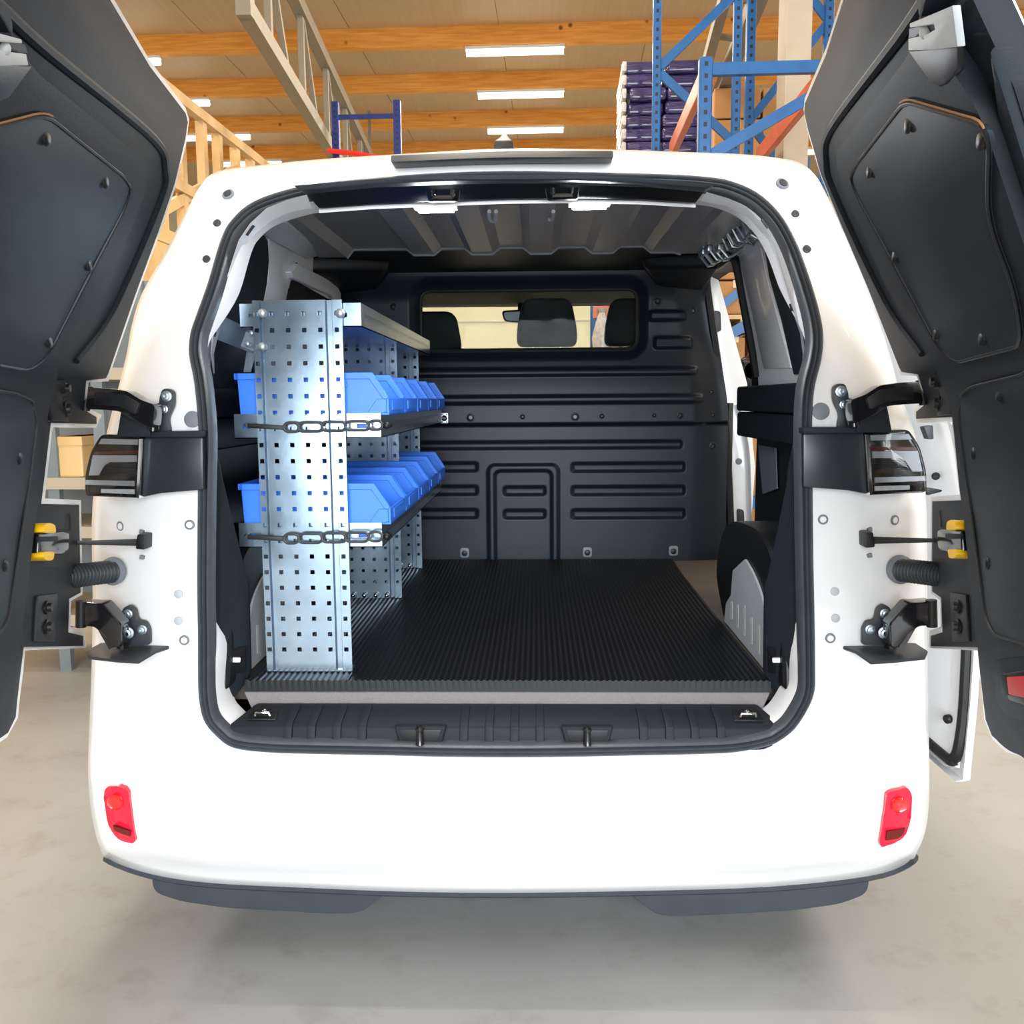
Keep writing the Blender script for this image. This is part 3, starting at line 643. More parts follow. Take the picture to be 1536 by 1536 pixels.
# hinges
def hinge(s):
    def pr(poly, Y, dy, name, m, par, r=0, **k): return MB().prism(PM([(x, y, Y) for x, y in (roundp(poly, r) if r else poly)], s), (0, dy, 0)).build(name, m, par, **k)
    def bolt(px, py, Y, r, par):
        c = PM([(px, py, Y)], s)[0]; R = r * 2.1 / FPX
        MB().lathe(c, (0, -1, 0), [(R, 0), (R, 0.003), (R * .7, 0.004), (R * .7, 0.010), (R * .4, 0.011), (R * .35, 0.006)], 16).build('bolt', GALVD, par)
    h = pr([(1250, 580), (1258, 575), (1268, 576), (1273, 590), (1274, 620), (1284, 642), (1256, 642), (1260, 622), (1250, 600)], -0.014, 0.014, 'upper_hinge', STEPM, VAN, r=6, bevel=0.003)
    bolt(1261, 587, -0.014, 8, h); bolt(1265, 607, -0.014, 6, h)
    MB().cyl(PM([(1279, 600, -0.05)], s)[0], PM([(1281, 640, -0.05)], s)[0], 0.013, 14).build('hinge_pin', GLOSSBLK, h)
    pr([(1276, 600), (1298, 592), (1320, 578), (1350, 574), (1380, 572), (1385, 605), (1352, 607), (1332, 609), (1312, 622), (1280, 637)], -0.085, 0.045, 'hinge_arm', GLOSSBLK, h, r=6, bevel=0.007, seg=3)
    pr([(1300, 597), (1322, 584), (1350, 580), (1370, 579), (1373, 599), (1350, 600), (1330, 602), (1306, 615)], -0.090, 0.03, 'arm_web', BLACK, h, r=4, bevel=0.003)
    pr([(1284, 648), (1290, 624), (1330, 606), (1338, 648)], -0.055, 0.06, 'hinge_support', TRIM, h, r=4, bevel=0.008)
    MB().cyl(PM([(1380, 570, -0.07)], s)[0], PM([(1386, 607, -0.07)], s)[0], 0.010, 12).build('door_pin', BLACK, h)
    l = pr([(1294, 968), (1294, 944), (1300, 932), (1313, 930), (1316, 913), (1326, 906), (1336, 912), (1339, 935), (1348, 968)], -0.014, 0.014, 'lower_hinge', STEPM, VAN, r=5, bevel=0.003)
    bolt(1327, 920, -0.014, 7.5, l); bolt(1305, 944, -0.014, 7.5, l)
    MB().cyl(PM([(1333, 938, -0.045)], s)[0], PM([(1335, 972, -0.045)], s)[0], 0.013, 14).build('hinge_pin', GLOSSBLK, l)
    bolt(1326, 949, -0.04, 9, l)
    pr([(1334, 936), (1350, 918), (1362, 904), (1378, 904), (1402, 902), (1404, 938), (1378, 940), (1362, 954), (1348, 972), (1336, 972), (1336, 950)], -0.085, 0.045, 'hinge_arm', GLOSSBLK, l, r=5, bevel=0.007, seg=3)
    MB().cyl(PM([(1397, 900, -0.08)], s)[0], PM([(1398, 940, -0.08)], s)[0], 0.012, 12).build('door_pin', BLACK, l)
    MB().bar(PM([(1350, 972, -0.06)], s)[0], PM([(1368, 940, -0.06)], s)[0], 0.012, 0.012).build('stay', GLOSSBLK, l)
    z = PY(1330, 972, -0.02).z
    z = PY(1300, 969, 0.0).z
    hs_ = [PZ(x, y, z) for x, y in [(1266, 970), (1283, 976), (1306, 992), (1340, 990), (1388, 985), (1392, 976)]]
    hs_ = hs_ + [Vector((hs_[-1].x, 0.03, z)), Vector((hs_[0].x, 0.03, z))]
    MB().prism(mir(hs_, s), (0, 0, -0.008)).build('hinge_shelf', STEPM, l, bevel=0.003)
    # door check strap and harness hose
    b = pr([(1297, 799), (1310, 798), (1313, 821), (1298, 822)], -0.035, 0.05, 'check_strap', BLACK, VAN, r=3, bevel=0.003)
    MB().hexa(PM([(1310, 805, -0.03), (1310, 816, -0.03), (1420, 813, -0.10), (1420, 808, -0.10), (1310, 805, -0.02), (1310, 816, -0.02), (1420, 813, -0.09), (1420, 808, -0.09)], s)).build('strap_arm', BLACK, b, bevel=0.002)
    for yy in (793, 832): pr([(1302, yy), (1308, yy - 2), (1309, yy + 4), (1303, yy + 5)], -0.004, 0.01, 'clip', GREYDISC, b)
    c0 = PM([(1352, 855, -0.005)], s)[0]; c1 = PM([(1452, 868, -0.16)], s)[0]; mid = (c0 + c1) / 2 + Vector((0, -0.02, 0.004))
    path = []; rr = []
    n = 240
    for i in range(n + 1):
        t = i / n; path.append((1 - t) ** 2 * c0 + 2 * t * (1 - t) * mid + t * t * c1); rr.append(0.0245 + 0.0030 * math.sin(2 * math.pi * t * 20))
    hz = MB().tube(path, 0.026, 18, rr=rr).build('harness_hose', HOSE, VAN)
    MB().lathe(c0 + Vector((0, 0.012, 0)), (0, -1, 0), [(0.030, 0), (0.030, 0.012), (0.024, 0.018)], 24, sq=1.12).build('hose_boot', GREYDISC, hz)
    d_ = (c1 - c0).normalized(); MB().cyl(c1 - d_ * 0.012, c1 + d_ * 0.05, 0.036, 20).build('hose_socket', TRIM, hz)
hinge(1); hinge(-1)

# ------------------------------------------------------------------ rear doors on a surface hung from the hinge edge
EP = [PY(*e) for e in [(1394, 970, -.03), (1394, 745, -.03), (1386, 600, -.03), (1350, 555, -.05), (1300, 430, -.10), (1232, 265, -.18), (1206, 165, -.24)]]
AO = math.radians(80); EU = Vector((-math.cos(AO), -math.sin(AO), 0)); EN = Vector((-math.sin(AO), math.cos(AO), 0))
def DE(z):
    P = EP
    if z <= P[0].z: return Vector((P[0].x, P[0].y, z))
    for a, b in zip(P, P[1:]):
        if z <= b.z or b is P[-1]:
            t = (z - a.z) / (b.z - a.z); t = min(t, 1.6); return Vector((a.x + t * (b.x - a.x), a.y + t * (b.y - a.y), z))
def DU(px, py, n=0.0):
    d = ray(px, py); lo, hi = .1, 6
    for _ in range(50):
        m = (lo + hi) / 2; p = CAM + d * m; e = DE(p.z)
        if (p - e).dot(EN) > n: lo = m
        else: hi = m
    p = CAM + d * lo; e = DE(p.z); return ((p - e).dot(EU), p.z)
def DP(u, z, n, s=1):
    p = DE(z) + EU * u + EN * n; return Vector((s * p.x, p.y, p.z))
ZCUT = [0.70 + 0.04 * k for k in range(36)]
def dpanel(name, poly, n0, n1, m, par, s, bevel=0.0, seg=2):
    """poly in door coordinates (u,z); a slab between offsets n0 and n1 that follows the curved door"""
    bm = bmesh.new(); f = bm.faces.new([bm.verts.new((u, z, 0)) for u, z in poly])
    for zc in ZCUT:
        if min(p[1] for p in poly) < zc < max(p[1] for p in poly):
            bmesh.ops.bisect_plane(bm, geom=bm.verts[:] + bm.edges[:] + bm.faces[:], plane_co=(0, zc, 0), plane_no=(0, 1, 0))
    bmesh.ops.triangulate(bm, faces=[f for f in bm.faces if len(f.verts) > 4])
    bm.verts.index_update(); n = len(bm.verts); vs = [(v.co.x, v.co.y) for v in bm.verts]
    V = [DP(u, z, n1, s) for u, z in vs] + [DP(u, z, n0, s) for u, z in vs]
    F = [tuple(v.index for v in f.verts) for f in bm.faces] + [tuple(v.index + n for v in reversed(f.verts)) for f in bm.faces]
    for e in bm.edges:
        if e.is_boundary: a, b = e.verts[0].index, e.verts[1].index; F.append((a, b, b + n, a + n))
    bm.free(); return mk(name, V, F, m, par, smooth=30, bevel=bevel, seg=seg, bang=45)
def DPL(pxs, n=0.0): return [DU(x, y, n) for x, y in pxs]
UF = 1.02   # free edge
def rear_door(s):
    edge = DPL([(1240, 72), (1208, 147), (1206, 165), (1213, 200), (1232, 265), (1262, 340), (1300, 430), (1347, 549), (1352, 563), (1376, 564), (1386, 603), (1369, 614), (1376, 634), (1428, 632), (1440, 742), (1397, 745), (1397, 890), (1411, 900), (1412, 940), (1395, 946), (1394, 972), (1467, 976), (1470, 1010), (1477, 1080), (1490, 1110), (1510, 1128), (1536, 1137)])
    zt_ = edge[0][1]; zbm = edge[-1][1]
    edge += [(UF, zbm - 0.005), (UF, zt_ - 0.25), (UF - 0.08, zt_ - 0.04), (0.80, zt_ + 0.004), (0.54, zt_ + 0.006)]
    d = dpanel('rear_door', edge, -0.034, 0.001, WHITE, VAN, s)
    # dark inner skin, a few millimetres inside the white edge
    c = [(u, z) for u, z in edge]
    inner = []
    m = len(c)
    for i in range(m):
        a, b, e = Vector(c[i - 1]), Vector(c[i]), Vector(c[(i + 1) % m])
        t1 = (b - a).normalized(); t2 = (e - b).normalized(); n1 = Vector((t1.y, -t1.x)); n2 = Vector((t2.y, -t2.x)); k_ = (n1 + n2)
        if k_.length < 1e-6: k_ = n1
        k_ = k_ / max(0.35, k_.length_squared / 2) if k_.length else k_
        inner.append(b - Vector((k_.x * 0.024, k_.y * 0.009)))
    ar = sum(c[i - 1][0] * c[i][1] - c[i][0] * c[i - 1][1] for i in range(m))
    if ar < 0: inner = [2 * Vector(c[i]) - inner[i] for i in range(m)]
    inner = [Vector(c[i]) + Vector((0.003, 0.003 if c[i][1] > 1.4 else 0)) if c[i][0] > 0.7 else p for i, p in enumerate(inner)]
    dpanel('inner_skin', [(p.x, p.y) for p in inner], -0.03, 0.004, TRIM, d, s, bevel=0.002)
    # raised trim carrying the two cover boards
    T = DPL([(1362, 84), (1258, 222), (1253, 240), (1262, 275), (1330, 432), (1395, 505), (1424, 600), (1430, 640), (1440, 742), (1456, 880), (1466, 965), (1470, 1010), (1478, 1078), (1492, 1108), (1512, 1126), (1536, 1135)], 0.03)
    T += [(UF - 0.03, zbm + 0.01), (UF - 0.03, T[0][1] - 0.10), (UF - 0.12, T[0][1] + 0.02), (T[0][0] + 0.2, T[0][1] + 0.03)]
    dpanel('door_trim', roundp(T, 0.03, 4), -0.002, 0.030, TRIM, d, s, bevel=0.010, seg=3)
    dpanel('trim_edge', [(UF - 0.03, zbm + 0.02), (UF + 0.0, zbm + 0.02), (UF + 0.0, T[0][1] - 0.05), (UF - 0.03, T[0][1] - 0.10)], -0.01, 0.015, PLATE, d, s, bevel=0.004)
    # channel rim between the white edge and the trim
    R_ = DPL([(1432, -60), (1356, 55), (1252, 192), (1244, 238), (1257, 288), (1333, 450), (1388, 530)], 0.0)
    MB().tube([DP(u, z, 0.004, s) for u, z in crspline(R_, 6, False)], 0.009, 8).build('channel_rib', TRIM, d)
    # boards
    U_ = DPL([(1360, 152), (1487, 190), (1536, 267)], 0.032)
    low = DPL([(1284, 250), (1278, 268), (1291, 300), (1387, 478), (1410, 522), (1436, 544), (1536, 518)], 0.032)
    Up = [low[0], U_[0], U_[1], (UF - 0.10, U_[1][1] - 0.07), (UF - 0.09, low[-1][1] + 0.06), low[-1], low[-2], low[-3], low[-4], low[-5], low[-6]]
    dpanel('upper_cover_board', roundp(Up, 0.035, 5), 0.026, 0.034, PLATE, d, s, bevel=0.003)
    MB().tube([DP(u, z, 0.034, s) for u, z in roundp(Up, 0.035, 5)], 0.0028, 6, closed=True).build('board_seam', BLACK, d)
    MB().tube([DP(u, z + 0.004, 0.034, s) for u, z in roundp(Up, 0.035, 5) if z > U_[1][1] - 0.03 and u > U_[0][0] - 0.03], 0.0014, 6).build('seam_edge', ORANGELINE, d, label='brown seam edge of the board')  # thin brown line along the upper part of the seam
    l0 = DPL([(1441, 592), (1460, 580), (1536, 562)], 0.032); l1 = DPL([(1440, 625), (1452, 720), (1480, 926), (1492, 952), (1536, 965)], 0.032)
    Lp = [l0[1], l0[2], (UF - 0.09, l0[2][1] + 0.02), (UF - 0.09, l1[4][1] - 0.005), l1[4], l1[3], l1[2], l1[1], l1[0], l0[0]]
    dpanel('lower_cover_board', roundp(Lp, 0.022, 5), 0.026, 0.034, PLATE, d, s, bevel=0.003)
    MB().tube([DP(u, z, 0.034, s) for u, z in roundp(Lp, 0.022, 5)], 0.0028, 6, closed=True).build('board_seam', BLACK, d)
    for px, py in [(1362, 187), (1472, 210), (1304, 257), (1342, 384), (1404, 501), (1473, 508), (1499, 593), (1460, 680), (1481, 845)]:
        u, z = DU(px, py, 0.034); p = DP(u, z, 0.034, s)
        MB().lathe(p, Vector((s * EN.x, EN.y, 0)), [(0.011, -0.002), (0.011, 0.001), (0.009, 0.003), (0.004, 0.004)], 16).build('screw_cap', BLACK, d)
    # striker fork and its pocket
    def dpoly(name, pxs, n0, n1, m, bevel=0.0): return dpanel(name, DPL(pxs, n1), n0, n1, m, d, s, bevel)
    dpoly('latch_fork', [(1364, 35), (1428, 8), (1436, 70), (1400, 75), (1362, 76), (1362, 58), (1388, 52), (1402, 44), (1400, 36), (1364, 42)], 0.036, 0.044, PALEDISC, 0.002)
    dpoly('latch_slot', [(1364, 43), (1399, 37), (1403, 44), (1388, 52), (1363, 57)], 0.02, 0.038, BLACK)
    MB().ball(DP(*DU(1386, 47, 0.04), 0.036, s), 0.009).build('latch_bolt', PALEDISC, d)
    dpoly('latch_pocket', [(1362, 77), (1436, 71), (1437, 104), (1418, 126), (1408, 130), (1396, 124)], 0.026, 0.0325, BLACK, 0.002)
    # hinge-side fittings: bolt plates, check mechanism with yellow tabs
    def blk(pxs, n0, n1, m, name, bevel=0.003): return dpanel(name, DPL(pxs, n1), n0, n1, m, d, s, bevel)
    blk([(1398, 560), (1412, 560), (1424, 622), (1404, 624)], 0.0, 0.012, BLACK, 'hinge_plate')
    for px, py, r_ in [(1403, 573, .013), (1408, 605, .017), (1437, 910, .014), (1437, 940, .016)]:
        u, z = DU(px, py, 0.012); MB().lathe(DP(u, z, 0.010, s), Vector((s * EN.x, EN.y, 0)), [(r_, -0.004), (r_, 0.004), (r_ * .7, 0.005), (r_ * .6, 0.012), (r_ * .3, 0.012)], 16).build('hinge_bolt', BLACK, d)
    blk([(1424, 888), (1448, 892), (1452, 962), (1428, 962)], 0.0, 0.010, BLACK, 'hinge_plate')
    blk([(1405, 796), (1412, 793), (1441, 796), (1443, 828), (1412, 828), (1406, 820)], 0.0, 0.030, GLOSSBLK, 'check_mechanism', 0.005)
    blk([(1418, 800), (1440, 801), (1440, 808), (1418, 808)], 0.03, 0.036, TRIM, 'check_bar', 0.001)
    blk(roundp([(1419, 795), (1420, 783), (1427, 779), (1433, 783), (1434, 795)], 3), 0.0, 0.040, YELLOW, 'yellow_tab', 0.003)
    blk(roundp([(1421, 824), (1434, 824), (1435, 833), (1430, 838), (1423, 837)], 3), 0.0, 0.040, YELLOW, 'yellow_tab', 0.003)
    blk([(1408, 758), (1438, 752), (1440, 792), (1408, 792)], 0.0, 0.004, BLACK, 'recess_plate', 0.001)
    blk([(1404, 835), (1442, 832), (1448, 848), (1404, 850)], 0.0, 0.004, BLACK, 'recess_plate', 0.001)
    if s > 0:
        blk(roundp([(1490, 990), (1545, 986), (1560, 1085), (1510, 1075), (1494, 1050)], 8), 0.028, 0.034, TRIM, 'handle_bezel', 0.003)
        blk([(1503, 1010), (1545, 1003), (1548, 1062), (1512, 1050)], 0.03, 0.038, BLACK, 'handle_pocket', 0.003)
        blk([(1509, 1015), (1560, 1012), (1560, 1052), (1512, 1042)], 0.034, 0.046, REDH, 'release_handle', 0.003)
        blk([(1500, 1012), (1509, 1015), (1513, 1043), (1501, 1041)], 0.03, 0.044, PLATE, 'pocket_lip', 0.002)
rear_door(1); rear_door(-1)

# ------------------------------------------------------------------ open sliding door, slid back along the right flank
xi = 1.125
pb0 = PX(1466, 976, xi)
ye = 0.16
def sx(z): return xi - 0.10 * sm(1.35, 1.95, z) + 0.0
ed = [PY(1455, 1170, ye), PY(1466, 1060, ye), PY(1472, 980, ye), PY(1462, 740, ye), PY(1440, 640, ye), PY(1405, 560, ye)]
zs_ = [e.z for e in ed]; xs_ = [e.x for e in ed]
sd = MB()
Vs = []; Fs = []
YY = [ye, ye + 0.5, ye + 1.0]
prof2 = [(xs_[0] - 0.02, zs_[0] - 0.004)] + [(x, z) for x, z in zip(xs_, zs_)] + [(xs_[-1] - 0.14, 1.9)]
for Y in YY:
    for x, z in prof2: Vs.append((x, Y, z))
    for x, z in reversed(prof2): Vs.append((x - 0.018, Y, z))
q = 2 * len(prof2)
for j in range(2):
    for i in range(q): Fs.append((j * q + i, j * q + (i + 1) % q, (j + 1) * q + (i + 1) % q, (j + 1) * q + i))
Fs += [tuple(range(q)), tuple(range(3 * q - 1, 2 * q - 1, -1))]
SD = mk('sliding_door', Vs, Fs, WHITE, VAN, smooth=40)
inn = [(x - 0.02, z) for x, z in prof2]
Vs = []; n = len(inn)
lo = PY(1440, 1150, ye + 0.03).z
for Y, ox in ((ye + 0.02, -0.004), (ye + 0.035, 0.008), (ye + 0.97, 0.008)):
    for x, z in inn: Vs.append((x - 0.002 - ox, Y, max(z, lo)))
Fs = [(j * n + i, j * n + i + 1, (j + 1) * n + i + 1, (j + 1) * n + i) for j in range(2) for i in range(n - 1)]
mk('inner_panel', Vs, Fs, WHITE, SD, smooth=40)
sxi = PY(1456, 1060, ye + 0.02).x - 0.010
sp = [(sxi - 0.004, ye + 0.03, PY(1437, 972, ye).z + 0.05), (sxi - 0.004, ye + 0.025, PY(1460, 1000, ye).z), (sxi - 0.006, ye + 0.022, PY(1456, 1080, ye).z), (sxi - 0.014, ye + 0.022, PY(1449, 1130, ye).z), (sxi - 0.018, ye + 0.04, PY(1443, 1148, ye).z), (sxi - 0.02, ye + 0.08, PY(1440, 1152, ye).z), (sxi - 0.02, ye + 0.5, PY(1440, 1152, ye).z)]
MB().tube([Vector(p) for p in crspline(sp, 6, False)], 0.015, 8).build('door_seal', BLACK, SD)
c = PY(1424, 1078, ye + 0.07); MB().lathe(c, (-1, -0.5, 0), [(0.012, 0), (0.012, 0.01), (0.008, 0.014)], 14).build('buffer', BLACK, SD)
c = PY(1404, 714, ye + 0.10); MB().lathe(c, (-0.6, -1, 0), [(0.010, 0), (0.010, 0.008), (0.006, 0.012)], 14).build('buffer', BLACK, SD)
MB().prism(PTS([(1386, 640, 0.2), (1400, 638, 0.2), (1401, 659, 0.2), (1393, 659, 0.2)]), (0, 0.03, 0)).build('latch_plate', STEPM, SD, bevel=0.003)
MB().prism(PTS([(1388, 731, 0.18), (1414, 735, 0.18), (1412, 738, 0.18), (1392, 743, 0.18)]), (0, 0.03, 0)).build('guide_hook', BLACK, SD, bevel=0.002)

# ------------------------------------------------------------------ load floor, sill, mat
ZFL = 0.715; YBH = 1.87
MB().box((-0.98, 0.17, ZFL - 0.06), (0.98, YBH + 1.3, ZFL)).build('load_floor', FLOORPAN, VAN, smooth=0)
# sill plate: extruded profile with ribs, cups and end wells
xl, xr = PY(344, 1085, 0).x, PY(1174, 1082, 0).x
ztop = PY(760, 1088, 0.0).z; zlo = PY(760, 1118, -0.01).z
sill = MB()
SY = [(-0.010, zlo - 0.016), (-0.012, zlo), (0.0, ztop - 0.006), (0.008, ztop), (0.085, ztop + 0.020), (0.10, ztop + 0.020), (0.10, zlo - 0.016)]
taper = {0.085: 0.035, 0.10: 0.04, -0.010: 0.06, -0.012: 0.025}
def srow(x, s): return [(x - s * taper.get(y, 0), y, z) for y, z in SY]
L_ = srow(xl, -1); R_ = srow(xr, 1); q = len(SY)
sill.add(L_ + R_, [(i, (i + 1) % q, q + (i + 1) % q, q + i) for i in range(q)] + [tuple(range(q)), tuple(range(2 * q - 1, q - 1, -1))])
SILL = sill.build('sill_plate', TRIM, VAN, bevel=0.004, seg=2)
for px in (433, 468, 506, 544, 696, 734, 772, 810, 965, 1004, 1042, 1081):
    x = PY(px, 1090, 0).x
    MB().prism([(x - 0.010, -0.019, zlo + 0.010), (x - 0.010, -0.006, ztop + 0.000), (x - 0.010, 0.008, ztop + 0.007), (x - 0.010, 0.084, ztop + 0.023), (x - 0.010, 0.084, ztop - 0.01), (x - 0.010, 0.0, zlo + 0.01)], (0.020, 0, 0)).build('rib', TRIM, SILL, bevel=0.003)
for px in (632, 880):
    x = PY(px, 1095, 0).x; w = 0.062
    MB().prism([(x - w, -0.020, ztop + 0.004), (x + w, -0.020, ztop + 0.004), (x + w * 0.82, -0.020, zlo + 0.004), (x - w * 0.82, -0.020, zlo + 0.004)], (0, 0.02, 0)).build('striker_cup', TRIM, SILL, bevel=0.006, seg=3)
    MB().prism([(x - w * 0.8, -0.021, ztop - 0.004), (x + w * 0.8, -0.021, ztop - 0.004), (x + w * 0.66, -0.021, zlo + 0.010), (x - w * 0.66, -0.021, zlo + 0.010)], (0, 0.006, 0)).build('cup_recess', BLACK, SILL, bevel=0.002)
    MB().lathe((x, -0.030, zlo + 0.010), (0, 0, 1), [(0.011, 0), (0.009, 0.006), (0.008, 0.032), (0.010, 0.034), (0.010, 0.040), (0.006, 0.044)], 14).build('striker_pin', GLOSSBLK, SILL)
for px in (396, 1121):
    x = PY(px, 1075, 0.04).x; zz = ztop + 0.006
    MB().prism([(x - 0.035, 0.018, zz - 0.0015), (x + 0.035, 0.018, zz - 0.0015), (x + 0.030, 0.068, zz + 0.0112), (x - 0.030, 0.068, zz + 0.0112)], (0, 0, 0.002)).build('anchor_well', BLACK, SILL, bevel=0.001)
    MB().tube([(x - 0.018, 0.028, zz + 0.006), (x - 0.016, 0.028, zz + 0.014), (x + 0.016, 0.028, zz + 0.014), (x + 0.018, 0.028, zz + 0.006)], 0.004, 8).build('lashing_eye', CHROME, SILL)
    MB().ball((x, 0.045, zz + 0.012), 0.006).build('anchor_bolt', CHROME, SILL)
# light fabric strip and the rubber mat edge behind it
za, zb = PY(760, 1057, 0.10).z, PY(760, 1037, 0.112).z
MB().hexa([(xl + 0.03, 0.100, za - 0.03), (xr - 0.03, 0.100, za - 0.03), (xr - 0.02, 0.16, za - 0.03), (xl + 0.02, 0.16, za - 0.03), (xl + 0.005, 0.102, zb), (xr - 0.005, 0.102, zb), (xr - 0.0, 0.16, zb), (xl + 0.0, 0.16, zb)]).build('sill_fabric', CARPET, VAN, bevel=0.003)
xml, xmr = -0.655, 0.66
V = []; F = []
nx = 2 * 88; ym = [0.112, 0.5, 1.0, 1.5, YBH - 0.02]
for y in ym:
    for i in range(nx * 2 + 1):
        t = i / (nx * 2); x = xml + (xmr - xml) * t
        k_ = i % 4; z = ZFL + 0.008 + (0.0028 if k_ in (1, 2) else 0.0)
        if y > 1.4: x *= 1 + 0.05 * (y - 1.4)
        V.append((x, y, z))
m_ = nx * 2 + 1
for j in range(len(ym) - 1):
    for i in range(nx * 2): F.append((j * m_ + i, j * m_ + i + 1, (j + 1) * m_ + i + 1, (j + 1) * m_ + i))
base = len(V)
for i in range(m_): V.append((V[i][0], 0.108, zb - 0.002))
for i in range(nx * 2): F.append((i, i + 1, base + i + 1, base + i))
mk('rubber_mat', V, F, MATR, None, smooth=0, label='ribbed black rubber mat covering the van load floor', cat='mat')

# ------------------------------------------------------------------ bulkhead between load space and cab
def BH(px, py): p = PY(px, py, YBH); return p.x, p.z
def rrect(x, z, x0, z0, x1, z1, r):
    cx, cz = (x0 + x1) / 2, (z0 + z1) / 2; dx = abs(x - cx) - (x1 - x0) / 2 + r; dz = abs(z - cz) - (z1 - z0) / 2 + r
    return math.hypot(max(dx, 0), max(dz, 0)) + min(max(dx, dz), 0) - r
def brect(px0, py0, px1, py1):
    a = BH(px0, py1); b = BH(px1, py0); return a[0], a[1], b[0], b[1]
ribs = [(*brect(560, 551, 1046, 566), .012, -.020), (*brect(560, 592, 1054, 607), .012, -.020)]
low = [(*brect(500, 661, 1023, 675), .010, .014)] + [(*brect(a, t, b, t + 14), .010, .014) for t in (694, 729, 764) for a, b in ((560, 716), (858, 1027))] + [(*brect(756, t, 818, t + 13), .010, .014) for t in (730, 765)]
low += [(*brect(974, 466, 1030, 481), .012, -.022), (*brect(981, 505, 1039, 523), .012, -.022)]
win = brect(630, 431, 958, 526)
hat0 = brect(734, 697, 837, 850); hat1 = brect(744, 706, 827, 850)
zband0 = BH(760, 638)[1]; zband1 = BH(760, 609)[1]
def bw(z): return 0.91 - 0.10 * sm(1.30, 2.0, z)
def bdep(x, z):
    y = 0.0
    y -= 0.035 * sm(zband0 - 0.006, zband0 + 0.012, z) + 0.0
    y += 0.045 * sm(zband1 + 0.02, 1.72, z)
    y -= 0.05 * sm(1.82, 1.97, z)
    e = bw(z) - abs(x)
    y += 0.05 * sm(0.16, 0.02, e) * (0.35 if z < zband0 else 1.0)
    for (x0, z0, x1, z1, r, dpt) in ribs + low:
        d = rrect(x, z, x0, z0, x1, z1, r); y += dpt * sm(0.006, -0.010, d)
    d0 = rrect(x, z, hat0[0], hat0[1] - .1, hat0[2], hat0[3], .03); d1 = rrect(x, z, hat1[0], hat1[1] - .1, hat1[2], hat1[3], .025)
    y -= 0.016 * sm(0.008, -0.006, d0) - 0.016 * sm(0.008, -0.006, d1)
    dw = rrect(x, z, *win, .05); y += 0.035 * sm(0.05, 0.0, dw)
    y -= 0.02 * sm(0.02, -0.06, z - 0.80) * 0
    return y
NXB, NZB = 330, 290; z0b, z1b = ZFL, 1.99
V = []; F = []
for j in range(NZB + 1):
    z = z0b + (z1b - z0b) * j / NZB
    for i in range(NXB + 1):
        x = bw(z) * (2 * i / NXB - 1); V.append((x, YBH + bdep(x, z), z))
for j in range(NZB):
    for i in range(NXB):
        a = j * (NXB + 1) + i; c = (Vector(V[a]) + Vector(V[a + NXB + 2])) / 2
        if rrect(c.x, c.z, *win, .045) < -0.002: continue
        F.append((a, a + 1, a + NXB + 2, a + NXB + 1))
BHO = mk('bulkhead', V, F, BULK, VAN, smooth=60)
gp = [(x, z) for x, z in roundp([(win[0], win[1]), (win[2] + 0.006, win[1]), (win[2] - 0.02, win[3]), (win[0] + 0.03, win[3])], .05)]
MB().prism([(x, YBH + 0.045, z) for x, z in roundp([(win[0] - .01, win[1] - .01), (win[2] + .01, win[1] - .01), (win[2] + .01, win[3] + .01), (win[0] - .01, win[3] + .01)], .05)], (0, 0.004, 0)).build('partition_window', GLASS, BHO)
MB().tube([(x, YBH + 0.038, z) for x, z in roundp([(win[0], win[1]), (win[2], win[1]), (win[2], win[3]), (win[0], win[3])], .05)], 0.010, 8, closed=True).build('window_seal', BLACK, BHO)
for px, py, r_ in [(707, 626, 5), (784, 625, 3), (862, 625, 5), (902, 624, 3), (980, 623, 2.5), (1018, 623, 4), (1069, 622, 4), (1067, 588, 4), (1070, 669, 4.5), (1042, 465, 4.5), (741, 397, 4), (825, 396, 4), (590, 460, 4), (986, 452, 5)]:
    x, z = BH(px, py); y = YBH + bdep(x, z); R = r_ * 4.0 / FPX
    MB().lathe((x, y + 0.002, z), (0, -1, 0), [(R * 1.3, 0), (R * 1.3, 0.004), (R * .8, 0.006), (R * .5, 0.003)], 16).build('bolt', BLACK, BHO)
    if r_ == 5 and py == 626 or (px == 862): MB().lathe((x, y - 0.003, z), (0, -1, 0), [(R * .6, 0), (R * .5, 0.004)], 12).build('bolt_head', GREYDISC, BHO)
for px, py in [(697, 829), (881, 828), (1010, 826)]:
    x, z = BH(px, py); y = YBH + bdep(x, z)
    MB().prism([(x + a, y - 0.006, z + b) for a, b in roundp([(-.020, -.022), (.020, -.022), (.020, .022), (-.020, .022)], .012)], (0, 0.01, 0)).build('floor_clip', GREYDISC, BHO, bevel=0.002)
    MB().lathe((x, y - 0.006, z - 0.002), (0, -1, 0), [(0.013, 0), (0.012, 0.004), (0.006, 0.006)], 14).build('clip_screw', BLACK, BHO)
x, z = BH(1086, 830); MB().lathe((x, YBH + bdep(x, z) - 0.002, z), (0, -1, 0), [(0.016, 0), (0.014, 0.006), (0.006, 0.008)], 14).build('bolt', BLACK, BHO)

